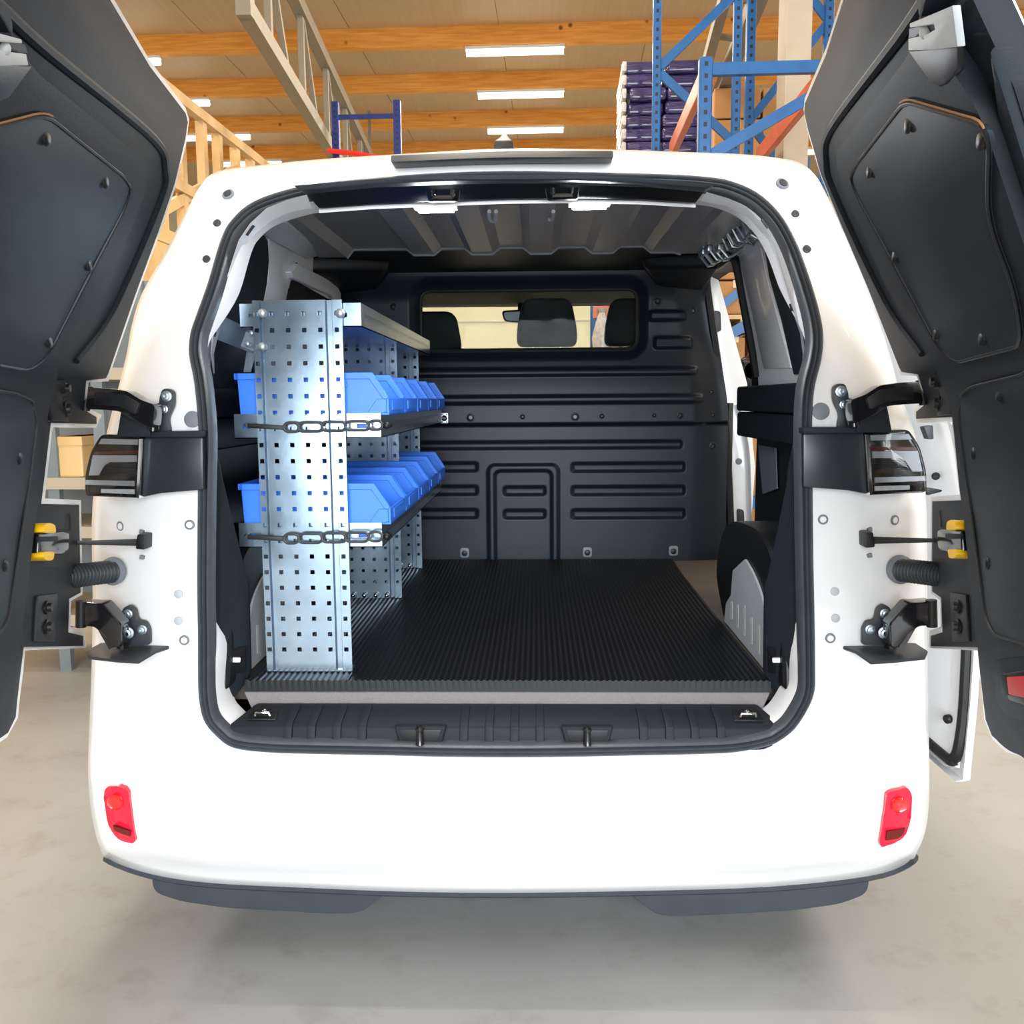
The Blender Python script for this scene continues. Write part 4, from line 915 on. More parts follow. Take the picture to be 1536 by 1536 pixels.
# cab behind the glass: headliner, header, pillars, headrests, mirror
CABT = MB(); hz_ = PY(780, 459, 2.95).z
CABT.box((-0.95, YBH + 0.05, 1.98), (0.95, 3.3, 2.02)); CAB = CABT.build('cab_headliner', CABIN, VAN, smooth=0)
MB().hexa([(-0.8, 2.80, hz_ - 0.004), (0.8, 2.80, hz_ - 0.004), (0.8, 2.99, hz_), (-0.8, 2.99, hz_), (-0.8, 2.3, 1.98), (0.8, 2.3, 1.98), (0.8, 3.3, 1.98), (-0.8, 3.3, 1.98)]).build('windscreen_header', CABIN, VAN, smooth=0)
for s in (-1, 1):
    MB().box((s * 0.93 - 0.01, YBH + 0.06, ZFL), (s * 0.93 + 0.01, 3.3, 1.40)).build('cab_door_lining', CABIN, VAN, smooth=0)
MB().box((-0.9, 2.75, ZFL), (0.9, 3.35, 1.33)).build('dashboard', CABIN, VAN, smooth=0, bevel=0.05)
def headrest(px0, py0, px1, py1, Y, sl=0.0):
    a = PY(px0, py1, Y); b = PY(px1, py0, Y); w = (b.x - a.x) / 2; cx = (a.x + b.x) / 2; h = b.z - a.z
    V = []; F = []; pol = roundp([(-w, 0.0), (w, 0.0), (w, h * .35), (w * .80, h), (-w * .80, h), (-w, h * .35)], 0.05, 6)
    o = MB().prism([(cx + x, Y, a.z + z) for x, z in pol], (0, 0.10, 0)).build('headrest', FABRIC, VAN, bevel=0.025, seg=4, bang=60)
    for dx in (-0.45, 0.45): MB().cyl((cx + w * dx, Y + 0.05, a.z - 0.12), (cx + w * dx, Y + 0.05, a.z + 0.03), 0.008, 10).build('headrest_post', CHROME, o)
    MB().prism([(cx + x * 1.35, Y - 0.02, a.z - 0.12 - 0.62 + z * 0.62 / h) for x, z in pol], (0, 0.14, 0)).build('seat_back', FABRIC, o, bevel=0.03, seg=3, bang=60)
headrest(775, 446, 866, 520, 2.35); headrest(606, 466, 690, 540, 2.35); headrest(908, 446, 998, 519, 2.35)
P = [PY(x, y, 2.75) for x, y in roundp([(752, 466), (800, 463), (800, 486), (756, 482)], 6)]
mo = MB().prism(P, (0, 0.03, 0)).build('cab_mirror', BLACK, VAN, bevel=0.004)
MB().prism([PY(x, y, 2.748) for x, y in roundp([(755, 468.5), (800, 466), (800, 483.5), (758.5, 480)], 5)], (0, 0.003, 0)).build('mirror_glass', SILVER, mo)
p = PY(780, 465, 2.77); MB().cyl((p.x, p.y, p.z - 0.01), (p.x, p.y + 0.05, hz_ + 0.1), 0.012, 10).build('mirror_stem', BLACK, mo)
MB().box((-0.13, 2.55, hz_ + 0.02), (0.15, 2.82, hz_ + 0.12)).build('camera_housing', BLACK, VAN, bevel=0.03)
# wing mirror seen past the side aperture
p = PY(1122, 556, 2.9); w_ = MB()
w_.lathe((p.x + 0.02, p.y, p.z), (0, 1, 0), [(0.05, -0.02), (0.085, 0.0), (0.08, 0.05), (0.04, 0.09)], 20)
WM = w_.build('wing_mirror', GLOSSBLK, VAN)
MB().bar((p.x - 0.12, p.y + 0.05, p.z - 0.10), (p.x, p.y + 0.04, p.z - 0.03), 0.04, 0.04).build('mirror_arm', BLACK, WM)
MB().lathe((p.x + 0.02, p.y - 0.018, p.z), (0, -1, 0), [(0.045, 0), (0.045, 0.002)], 20).build('mirror_glass', GALVD, WM)

# ------------------------------------------------------------------ inner side walls
def wallx(z): return 0.83 - 0.085 * sm(1.42, 1.98, z)
def onwall(px, py, s, off=0.0):
    d = ray(px, py); lo, hi = 0.3, 8
    for _ in range(50):
        m = (lo + hi) / 2; p = CAM + d * m
        if s * p.x < wallx(p.z) - off: lo = m
        else: hi = m
    return CAM + d * lo
def sidewall(s, y1):
    zz = [1.40 + 0.03 * k for k in range(20)]
    V = []; F = []
    for z in zz:
        V += [(s * wallx(z), 0.14 + 0.30 * sm(1.62, 1.92, z), z), (s * wallx(z), y1, z)]
    V += [(s * (wallx(z) + 0.03), 0.14, z) for z in reversed(zz)]; V += [(s * (wallx(z) + 0.03), y1, z) for z in reversed(zz)]
    n = len(zz)
    for i in range(n - 1): F.append((2 * i, 2 * i + 1, 2 * i + 3, 2 * i + 2))
    return mk('inner_wall', V[:2 * n], F, INWHITE, VAN, smooth=40)
WL = sidewall(-1, YBH - 0.02); WRt = sidewall(1, 1.02)
def wallpoly(par, pxs, s, name, m, th=0.008, **k):
    P = [onwall(x, y, s, th) for x, y in pxs]
    return MB().prism(P, (s * th * 2.2, 0, 0)).build(name, m, par, **k)
# dark boards over the rear quarter windows and left side window
wallpoly(WRt, [(1145, 364), (1153, 354), (1166, 372), (1174, 420), (1190, 458), (1209, 492), (1216, 556), (1190, 562), (1172, 482), (1153, 415)], 1, 'window_board', PLATE, bevel=0.003)
wallpoly(WL, [(318, 596), (326, 500), (338, 455), (346, 425), (360, 372), (376, 347), (394, 348), (402, 362), (404, 390), (401, 425), (390, 480), (384, 596)], -1, 'window_board', PLATE, bevel=0.003)
wallpoly(WL, [(426, 470), (440, 419), (500, 452), (508, 470)], -1, 'window_board', BLACK, bevel=0.003)
wallpoly(WL, [(437, 408), (447, 395), (505, 425), (512, 440), (512, 458), (504, 455), (498, 443), (440, 418)], -1, 'window_rail', INWHITE, th=0.02, bevel=0.008, seg=3)
for px, py, w, h in [(405, 327, 5, 8), (452, 355, 3, 6), (452, 368, 3, 7), (470, 363, 3, 6), (461, 374, 3, 6), (438, 343, 2, 5), (452, 342, 2, 4), (482, 362, 1.6, 5), (486, 357, 1.6, 4), (445, 396, 2, 4), (432, 435, 2, 4), (418, 334, 2, 3), (500, 388, 1.5, 2), (395, 331, 2, 3)]:
    wallpoly(WL, [(px - w / 2, py - h / 2), (px + w / 2, py - h / 2 - w * .2), (px + w / 2, py + h / 2 - w * .2), (px - w / 2, py + h / 2)], -1, 'punched_hole', BLACK, th=0.0015)
# recessed pillar bay
wallpoly(WL, [(404, 352), (430, 346), (438, 358), (438, 400), (428, 458), (392, 462), (403, 420)], -1, 'pillar_bay', INWHITE, th=0.004, bevel=0.002)
wallpoly(WRt, [(1108, 385), (1140, 372), (1150, 420), (1186, 552), (1145, 553), (1128, 470)], 1, 'pillar_bay', WHITE, th=0.004, bevel=0.002)
# irregular inner flange beside the seal with slots
def flange(pts_out, pts_in, Yo, Yi):
    V = [PY(x, y, Yo) for x, y in pts_out] + [PY(x, y, Yi) for x, y in pts_in]; n = len(pts_out)
    F = [(i, i + 1, n + i + 1, n + i) for i in range(n - 1)]
    return mk('pillar_flange', V, F, INWHITE, VAN, smooth=60)
fo = [(320, 560), (316, 530), (318, 500), (330, 450), (345, 400), (358, 360), (375, 335), (400, 312), (430, 300), (460, 292)]
fi = [(322, 560), (321, 530), (328, 500), (340, 452), (356, 410), (364, 372), (384, 350), (408, 330), (436, 318), (468, 312)]
FL = flange(fo, fi, 0.12, 0.20)
fo = [(1203, 560), (1204, 530), (1200, 500), (1190, 465), (1176, 420), (1162, 372), (1146, 338), (1120, 312), (1094, 298), (1060, 288)]
fi = [(1206, 560), (1207, 530), (1204, 497), (1189, 466), (1174, 428), (1163, 388), (1152, 360), (1122, 326), (1090, 309), (1050, 301)]
FR = flange(fo, fi, 0.12, 0.20)
for par, lst in ((FL, [[(368, 352), (371, 354), (382, 339), (379, 337)], [(338, 437), (341, 438), (344, 425), (341, 424)], [(331, 442), (333, 442), (335, 435), (333, 434)], [(307 + 14, 505), (309 + 14, 505), (310 + 14, 498), (308 + 14, 498)]]), (FR, [[(1141, 330), (1144, 328), (1154, 341), (1151, 343)], [(1184, 456), (1187, 455), (1190, 466), (1187, 467)]])):
    for pl in lst: MB().prism([PY(x, y, 0.14) for x, y in pl], (0, 0.004, 0)).build('slot', BLACK, par)

def side_lower(s):
    lw = MB().box((min(s * .87, s * .90), 0.10, ZFL), (max(s * .87, s * .90), 1.20 if s > 0 else YBH, 1.42)).build('side_lining', BLACK, VAN, smooth=0)
    # ledge with a mid groove, and its stepped top
    MB().box((min(s * .805, s * .90), 0.16, 1.375), (max(s * .805, s * .90), 1.25, 1.462)).build('ledge', TRIM, VAN, bevel=0.012, seg=3)
    MB().box((min(s * .808, s * .90), 0.16, 1.285), (max(s * .808, s * .90), 1.25, 1.372)).build('ledge', TRIM, VAN, bevel=0.012, seg=3)
    MB().box((min(s * .84, s * .92), 0.16, 1.462), (max(s * .84, s * .92), 1.18, 1.525)).build('ledge_top', TRIM, VAN, bevel=0.01, seg=2)
    # wheel arch cover: side profile extruded inwards
    pr = [(0.05, ZFL), (0.10, 0.90), (0.20, 1.02), (0.34, 1.06), (0.62, 1.055), (0.78, 1.02), (0.88, 0.93), (0.90, 0.83), (0.80, 0.74), (0.76, ZFL)]
    pr = [(y, z) for y, z in crspline([(a, b) for a, b in pr], 4, False)]
    wa = MB().prism([(s * 0.675, y, z) for y, z in pr], (s * 0.22, 0, 0)).build('wheel_arch_cover', BLACK, VAN, bevel=0.02, seg=3, bang=60)
    pl = [PX(x, y, 0.668) for x, y in crspline([(1117, 839), (1128, 858), (1139, 885), (1146, 915), (1147, 960), (1146, 1004)], 4, False)] + [PX(x, y, 0.668) for x, y in [(1086, 931), (1089, 905), (1096, 893), (1098, 868), (1099, 856)]]
    pp = MB().prism(mir(pl, s), (s * 0.006, 0, 0)).build('arch_plate', PALEDISC, wa)
    for px, y0, y1 in [(1096.5, 902, 929), (1106, 907, 941), (1116, 908, 953), (1126.5, 926, 967), (1138, 937, 981)]:
        MB().prism(mir([PX(px - 1.6, y0, 0.6675), PX(px + 1.6, y0, 0.6675), PX(px + 1.6, y1, 0.6675), PX(px - 1.6, y1, 0.6675)], s), (s * 0.002, 0, 0)).build('slot', WHITE, pp)
    # corner trim between seal and arch
    ct = MB().prism(mir(PTS([(1196, 640, .035), (1214, 660, .03), (1214, 970, .03), (1204, 982, .03), (1192, 978, .04), (1188, 1030, .06), (1180, 1054, .08), (1166, 1044, .10), (1150, 1020, .14), (1146, 1005, .16), (1147, 880, .16), (1172, 800, .12), (1184, 700, .06)]), s), (0, 0.012, 0)).build('corner_trim', TRIM, VAN, bevel=0.003)
    for px, py in [(1193, 700), (1193, 825), (1189, 905), (1194, 955)]:
        c = mir([PY(px, py, 0.075)], s)[0]
        MB().lathe(c, (0, -1, 0), [(0.010, -0.004), (0.012, 0.004), (0.009, 0.002), (0.006, -0.002)], 18, sq=2.6).build('clip_hole', BLACK, ct)
    MB().prism(mir(PTS([(1152, 970, .125), (1172, 975, .095), (1172, 1012, .095), (1153, 1008, .125)]), s), (0, 0.004, 0)).build('grab_recess', BLACK, ct)
    MB().bar(mir([PY(1159, 990, .10)], s)[0], mir([PY(1171, 990, .09)], s)[0], 0.012, 0.012).build('grab_pin', WHITE, ct, bevel=0.003)
    return lw
LWR = side_lower(1); side_lower(-1)
MB().prism([PX(x, y, 0.862) for x, y in [(1137, 667), (1163, 672), (1165, 733), (1144, 741)]], (0.004, 0, 0)).build('pocket_reflection', GREYDISC, LWR)  # light grey quad stands for a reflection in the pocket
# B-pillar and black aperture seal at the front edge of the side aperture
MB().prism(PTS([(1062, 412, 1.99), (1078, 420, 1.99), (1121, 575, 1.99), (1133, 700, 1.99), (1122, 860, 1.99), (1090, 880, 1.99), (1092, 700, 1.99), (1082, 560, 1.99)]), (0, 0.05, 0)).build('door_pillar', WHITE, VAN, bevel=0.004)
sealp = [(1098, 905, 1.93), (1096, 800, 1.93), (1092, 700, 1.93), (1084, 600, 1.93), (1073, 520, 1.93), (1063, 450, 1.93), (1060, 420, 1.92), (1066, 406, 1.88), (1080, 396, 1.6), (1094, 386, 1.3), (1102, 388, 1.05), (1107, 402, 1.02), (1116, 450, 1.02), (1127, 510, 1.02), (1137, 565, 1.02)]
SPp = [tuple(PY(*t)) for t in sealp]
MB().tube(crspline(SPp, 5, False), 0.017, 8).build('aperture_seal', BLACK, VAN)
for px, py in [(1076, 482), (1111, 780)]:
    MB().prism([PY(x, y, 1.975) for x, y in roundp([(px - 5, py - 17), (px + 5, py - 15), (px + 6, py + 15), (px - 4, py + 16)], 4)], (0, 0.02, 0)).build('striker_plate', BLACK, VAN, bevel=0.003)
c = PY(1108, 692, 1.985); MB().lathe(c, (0, -1, 0), [(0.014, 0), (0.014, 0.006), (0.006, 0.01)], 14).build('pillar_plug', GREYDISC, VAN)

# ------------------------------------------------------------------ roof lining, header, lamps
ZCL = 1.965; yl0, yl1 = 0.30, 1.27
V = []; F = []; xs_ = [-0.60]
edges = [-0.37, -0.27, -0.16, -0.06, 0.05, 0.15, 0.27, 0.37, 0.48]
prof3 = [(-0.70, ZCL - 0.03), (-0.60, ZCL - 0.03), (-0.575, ZCL), (-0.50, ZCL)]
up = True
for e in edges:
    a = ZCL if up else ZCL - 0.022; b = ZCL - 0.022 if up else ZCL; prof3 += [(e - 0.014, a), (e + 0.014, b)]; up = not up
prof3 += [(0.575, ZCL - 0.022 if not up else ZCL), (0.60, ZCL - 0.03), (0.70, ZCL - 0.03)]
for y in (yl0, yl1):
    for x, z in prof3: V.append((x, y, z))
n = len(prof3)
for x, z in prof3: V.append((x, yl1 + 0.004, z + 0.035))
F = [(i, i + 1, n + i + 1, n + i) for i in range(n - 1)] + [(n + i, n + i + 1, 2 * n + i + 1, 2 * n + i) for i in range(n - 1)]
RL = mk('roof_lining', V, F, LINER, VAN, smooth=0)
MB().tube([(x, yl1, z - 0.002) for x, z in prof3[1:-1]], 0.006, 6).build('lining_edge', GREYDISC, RL)
def arcs(pts, name): MB().tube(crspline([tuple(PZ(x, y, ZCL - 0.026)) for x, y in pts], 5, False), 0.006, 6).build(name, PALEDISC, RL)
arcs([(734, 317), (734, 326), (737, 331), (742, 331), (744, 326), (744, 317)], 'stamped_mark'); arcs([(830, 317), (829, 325), (827, 329), (824, 329)], 'stamped_mark')
MB().box((-0.93, 1.27, 1.955), (0.93, YBH + 0.06, 1.995)).build('front_roof_trim', BLACK, VAN, smooth=0)
for s in (-1, 1):
    MB().hexa([(s * .50, 1.50, 1.915), (s * .76, 1.36, 1.895), (s * .79, YBH, 1.87), (s * .60, YBH, 1.89), (s * .48, 1.50, 1.96), (s * .75, 1.36, 1.96), (s * .76, YBH, 1.96), (s * .54, YBH, 1.96)]).build('corner_gusset', BLACK, VAN, bevel=0.02, seg=3)
    MB().prism([(s * (0.62 if s < 0 else 0.715), 0.30, ZCL - 0.05), (s * 0.735, 0.30, ZCL - 0.06), (s * 0.745, 1.25, ZCL - 0.04), (s * (0.66 if s < 0 else 0.725), 1.25, ZCL - 0.02)], (0, 0, 0.03)).build('roof_rail', INWHITE, VAN, bevel=0.012, seg=2)
    cp = [onwall(x, y, -1, 0.01) for x, y in [(460, 337), (470, 339), (482, 347), (490, 352), (502, 360), (508, 368)]] if s < 0 else [onwall(x, y, 1, 0.01) for x, y in [(1105, 322), (1085, 330), (1070, 345), (1056, 356)]]
    MB().tube(cp, 0.006, 6).build('wiring_loom', BLACK, VAN)
hp = [(452, 284, .14), (560, 274, .14), (680, 269, .14), (760, 268, .14), (860, 268, .14), (960, 272, .14), (1062, 282, .14)]
hb = [(1044, 305, .22), (960, 300, .22), (860, 298, .22), (760, 299, .22), (680, 302, .22), (560, 307, .22), (478, 313, .22)]
HD = MB().prism(PTS(hp + hb), (0, 0.05, 0.02)).build('header_trim', BLACK, VAN, bevel=0.006)
HT = MB().prism(PTS([(440, 278, .10), (560, 268, .10), (680, 263, .10), (760, 262, .10), (860, 262, .10), (960, 266, .10), (1072, 277, .10), (1062, 283, .11), (960, 274, .11), (860, 270, .11), (760, 270, .11), (680, 271, .11), (560, 276, .11), (452, 286, .11)]), (0, 0.04, 0)).build('header_lip', STEPM, VAN, bevel=0.003)
MB().prism(PTS([(478, 313, .24), (560, 307, .24), (680, 303, .24), (760, 300, .24), (860, 299, .24), (960, 301, .24), (1044, 306, .24), (1044, 312, .24), (960, 307, .24), (860, 305, .24), (760, 306, .24), (680, 309, .24), (560, 314, .24), (478, 320, .24)]), (0, 0.03, 0.01)).build('header_flange', INWHITE, VAN, bevel=0.003)
for px, py in [(664, 293), (843, 290)]:
    st_ = MB().prism(PTS([(px - 26, py - 9, .13), (px + 26, py - 10, .13), (px + 24, py + 8, .17), (px - 22, py + 9, .17)]), (0, 0.02, 0)).build('striker_bracket', BLACK, HD, bevel=0.006)
    a = PY(px - 14, py - 5, .11); b = PY(px + 14, py - 6, .11); c = PY(px + 14, py + 3, .12); d = PY(px - 14, py + 4, .12)
    MB().tube([a + Vector((0, .03, 0)), a, d, c, b, b + Vector((0, .03, 0))], 0.006, 8).build('striker_loop', GLOSSBLK, HD)
for px, py, w in [(654, 313, 27), (884, 308, 26)]:
    a = PY(px - w, py + 5.5, .28); b = PY(px + w, py - 3, .28)
    lr = MB().box((a.x - 0.01, 0.262, a.z + 0.006), (b.x + 0.01, 0.30, b.z + 0.015)).build('cargo_lamp', INWHITE, VAN, bevel=0.003)
    MB().box((a.x, 0.258, a.z), (b.x, 0.295, b.z)).build('led_strip', LED, lr, bevel=0.004)
    area('cargo_led', ((a.x + b.x) / 2, 0.29, a.z - 0.012), (math.radians(-25), 0, 0), 0.09, 0.03, 7.0, (0.92, 0.96, 1.0), lr)

# ------------------------------------------------------------------ wire hooks hanging from the right roof rail
hk = [((1145, 330), (1127, 352), (1140, 360), (1153, 352)), ((1106, 322), (1128, 358), (1135, 360), (1139, 353)), ((1119, 318), (1130, 348), (1138, 352), (1143, 345)), ((1084, 336), (1099, 370), (1106, 371), (1121, 362)), ((1094, 334), (1108, 361), (1114, 363), (1121, 358)), ((1056, 379), (1068, 395), (1075, 393), (1090, 385)), ((1064, 374), (1075, 389), (1080, 389), (1092, 383)), ((1080, 372), (1092, 386), (1098, 384), (1122, 368))]
HL = ['nearest the rear door', 'second from the rear door', 'third from the rear door', 'fourth from the rear door', 'fifth from the rear door', 'farthest into the van', 'second farthest into the van', 'third farthest into the van']
for (pp, lab) in zip(hk, HL):
    Yk = 0.30 + 0.9 * max(0, min(1, (1148 - pp[0][0]) / 95))
    P = [tuple(PY(x, y, Yk + 0.0)) for x, y in pp]
    P = [P[0], tuple(Vector(P[0]).lerp(Vector(P[1]), 0.6)), P[1], P[2], P[3], tuple(Vector(P[3]) + Vector((0.0, 0.07, 0.012))), tuple(Vector(P[2]) + Vector((0, 0.07, 0))), tuple(Vector(P[1]) + Vector((0, 0.07, 0))), tuple(Vector(P[0]) + Vector((0, 0.07, 0)))]
    rt = root('wire_hook', P[0], 'zinc wire hook hanging under the right roof rail, ' + lab, 'hook', 'zinc wire hooks under the roof rail')
    MB().tube(P, 0.0055, 8).build('wire', ZINC, rt)
    a = Vector(P[0]); MB().box((a.x - 0.007, a.y - 0.008, a.z - 0.006), (a.x + 0.010, a.y + 0.078, a.z + 0.012)).build('mounting_clip', GALVD, rt, bevel=0.003)

# ================================================================== SHELVING UNIT
YP = 0.18
SH = root('van_shelving', (-0.5, 0.9, ZFL + 0.011), 'galvanised steel van shelving with perforated end panels along left wall', 'shelving unit')
pl0, pr0 = -0.618, -0.396; zp0 = ZFL + 0.012; zp1 = PY(455, 450, YP).z
def perforated(name, xa, xb, za_, zb_, cols, z_first, pitch, nrow, hs, depthf, thick, m, par, Y0, skip=()):
    """sheet facing -Y with square holes punched through; depthf(x) gives the folded profile"""
    xs = sorted(set([xa, xb] + [c - hs for c in cols] + [c + hs for c in cols] + [f for f in depthf[1] if xa < f < xb]))
    rows = [z_first + pitch * k for k in range(nrow)]
    zs = sorted(set([za_, zb_] + [r_ - hs for r_ in rows] + [r_ + hs for r_ in rows]))
    f = depthf[0]; V = []; F = []; n = len(xs); q = len(zs)
    for off in (0, thick):
        for z in zs:
            for x in xs: V.append((x, Y0 + f(x) + off, z))
    def hole(i, j):
        if i < 0 or j < 0 or i >= n - 1 or j >= q - 1: return True
        cx = (xs[i] + xs[i + 1]) / 2; cz = (zs[j] + zs[j + 1]) / 2
        return any(abs(cx - c) < hs * .9 for c in cols) and any(abs(cz - r_) < hs * .9 for r_ in rows)
    b = n * q
    for j in range(q - 1):
        for i in range(n - 1):
            if hole(i, j): continue
            a = j * n + i; F.append((a, a + 1, a + n + 1, a + n)); F.append((b + a, b + a + n, b + a + n + 1, b + a + 1))
            if hole(i - 1, j): F.append((a, a + n, b + a + n, b + a))
            if hole(i + 1, j): F.append((a + 1, b + a + 1, b + a + n + 1, a + n + 1))
            if hole(i, j - 1): F.append((a, b + a, b + a + 1, a + 1))
            if hole(i, j + 1): F.append((a + n, a + n + 1, b + a + n + 1, b + a + n))
    return mk(name, V, F, m, par, smooth=25)
pit = (PY(455, 985, YP).z - PY(455, 470, YP).z) / -21.5
pit = 0.0405
cols = [pl0 + c_ for c_ in (0.009, 0.047, 0.087, 0.127, 0.167, 0.208)]
bends = [pl0 + c_ for c_ in (0.017, 0.020, 0.028, 0.031, 0.180, 0.183, 0.195, 0.198)]
def fold(x):
    for a, b, c, d in ((bends[0], bends[1], bends[2], bends[3]), (bends[4], bends[5], bends[6], bends[7])):
        if a <= x <= d:
            if x < b: return 0.010 * (x - a) / (b - a)
            if x <= c: return 0.010
            return 0.010 * (d - x) / (d - c)
    return 0.0
zf_ = PY(455, 470, YP).z
nr = int((zf_ - zp0 - 0.02) / pit) + 1
EPN = perforated('end_panel', pl0, pr0, zp0, zp1, cols, zf_ - pit * (nr - 1), pit, nr, 0.0055, (fold, bends), 0.0015, GALV, SH, YP)
for y in (1.06, 1.64):
    c = EPN.copy(); COL.objects.link(c); c.parent = SH; c.location = Vector((0, y - YP, 0)); ORG[c.name] = ORG[EPN.name]
for px, py in [(393, 470), (393, 520), (510, 470)]:
    c = PY(px, py, YP - 0.002); MB().lathe(c + Vector((0, 0.004, 0)), (0, -1, 0), [(0.012, 0), (0.0115, 0.004), (0.009, 0.008), (0.004, 0.0105)], 16).build('dome_bolt', GALVD, SH)
for y in (1.06, 1.64):
    for dx in (0.05, 0.09, 0.13, 0.17): MB().ball((pl0 + dx, y - 0.012, zp0 + 0.012), 0.008).build('floor_screw', CHROME, SH)
# foot flange
MB().box((pl0 + 0.002, YP + 0.002, zp0 - 0.001), (pr0 - 0.002, YP + 0.05, zp0 + 0.003)).build('foot_flange', GALV, SH, smooth=0)
def tray(x0, x1, z0, z1, y0, y1, name, notch=None):
    T = MB().box((x0, y0, z0), (x1, y1, z0 + 0.0025)).build(name, GALV, SH, smooth=0)
    # end plates with a slot at each end
    for y in (y0, y1 - 0.002):
        xs = [x0, x0 + 0.022, x0 + 0.040, x1 - 0.060, x1 - 0.035, x1]; zs = [z0, z0 + (z1 - z0) * .40, z0 + (z1 - z0) * .58, z1]
        V = []; F = []
        for o in (0, 0.002):
            for z in zs:
                for x in xs: V.append((x, y + o, z))
        n = 6; b = 24
        for j in range(3):
            for i in range(5):
                if j == 1 and i in (1, 3): continue
                a = j * n + i; F.append((a, a + 1, a + n + 1, a + n)); F.append((b + a, b + a + n, b + a + n + 1, b + a + 1))
        for i in range(5): F.append((i, b + i, b + i + 1, i + 1)); F.append((18 + i, 19 + i, b + 19 + i, b + 18 + i))
        for j in range(3): F.append((j * n, j * n + n, b + j * n + n, b + j * n)); F.append((j * n + 5, b + j * n + 5, b + j * n + n + 5, j * n + n + 5))
        mk('end_plate', V, F, GALV, T, smooth=0)
    # long lips; the aisle lip has a row of punched slots
    MB().box((x0, y0 + 0.002, z0), (x0 + 0.002, y1 - 0.002, z1)).build('back_lip', GALV, T, smooth=0)
    zs = [z0, z0 + (z1 - z0) * .45, z0 + (z1 - z0) * .62, z1]; ys = [y0 + 0.002]
    y = y0 + 0.05
    while y < y1 - 0.05: ys += [y, y + 0.007]; y += 0.024
    ys.append(y1 - 0.002); n = len(ys); V = []; F = []
    for o in (0, -0.002):
        for z in zs:
            for yy in ys: V.append((x1 + o, yy, z))
    b = 4 * n
    for j in range(3):
        for i in range(n - 1):
            if j == 1 and i % 2 == 1 and i < n - 2: continue
            a = j * n + i; F.append((a, a + 1, a + n + 1, a + n)); F.append((b + a, b + a + n, b + a + n + 1, b + a + 1))
    for i in range(n - 1): F.append((i, b + i, b + i + 1, i + 1)); F.append((3 * n + i, 3 * n + i + 1, b + 3 * n + i + 1, b + 3 * n + i))
    mk('front_lip', V, F, GALV, T, smooth=0)
    return T
yt0, yt1 = YP + 0.013, 1.67
def zat(py, px=560): return PY(px, py, YP).z
x_l, x_r = PY(349, 640, YP).x, PY(570, 640, YP).x
tray(x_l, x_r, zat(657), zat(620), yt0, yt1, 'shelf_tray')
tray(x_l, x_r - 0.004, zat(822), zat(785), yt0, yt1, 'shelf_tray')
xt0, xt1 = PY(345, 470, YP).x, PY(540, 470, YP).x
tray(xt0 + 0.02, xt1, zat(489), zat(453), yt0, yt1, 'top_tray')
# wall stay at the upper left
MB().prism(PTS([(318, 476, .27), (332, 473, .265), (386, 499, .225), (379, 530, .225), (322, 508, .265)]), (0, 0.003, 0)).build('wall_stay', GALV, SH, smooth=0)
MB().prism(PTS([(369, 497, .22), (392, 508, .205), (388, 530, .205), (361, 519, .22)]), (0, 0.003, 0)).build('stay_bracket', GALVD, SH, smooth=0)
MB().prism(PTS([(371, 522, .25), (384, 528, .24), (376, 558, .24), (365, 558, .25)]), (0, 0.003, 0)).build('stay_strap', GALVD, SH, smooth=0)
for px, py in [(321, 478), (378, 500), (372, 516)]: MB().ball(PY(px, py, 0.20), 0.008).build('bolt', GALVD, SH)
# bracket tying the middle tray to the bulkhead
x, z = BH(660, 627)
BRK = MB().box((x - 0.045, YBH - 0.052, z - 0.022), (x + 0.040, YBH - 0.046, z + 0.022)).build('bulkhead_bracket', GALVD, SH, bevel=0.002)
MB().box((x - 0.045, yt1 - 0.10, z - 0.022), (x - 0.040, YBH - 0.046, z + 0.022)).build('bracket_arm', GALVD, BRK, smooth=0)
MB().box((x - 0.03, YBH - 0.0535, z - 0.006), (x + 0.01, YBH - 0.0515, z + 0.006)).build('bracket_slot', BLACK, BRK, smooth=0)
for dx in (-.03, -.008, .014, .034):
    for dz in (-.016, .016): MB().cyl((x + dx, YBH - 0.0535, z + dz), (x + dx, YBH - 0.051, z + dz), 0.0035, 8).build('bracket_hole', BLACK, BRK)
MB().lathe((x + 0.024, YBH - 0.052, z), (0, -1, 0), [(0.013, 0), (0.013, 0.004), (0.007, 0.008), (0.005, 0.004)], 16).build('bracket_bolt', CHROME, BRK)

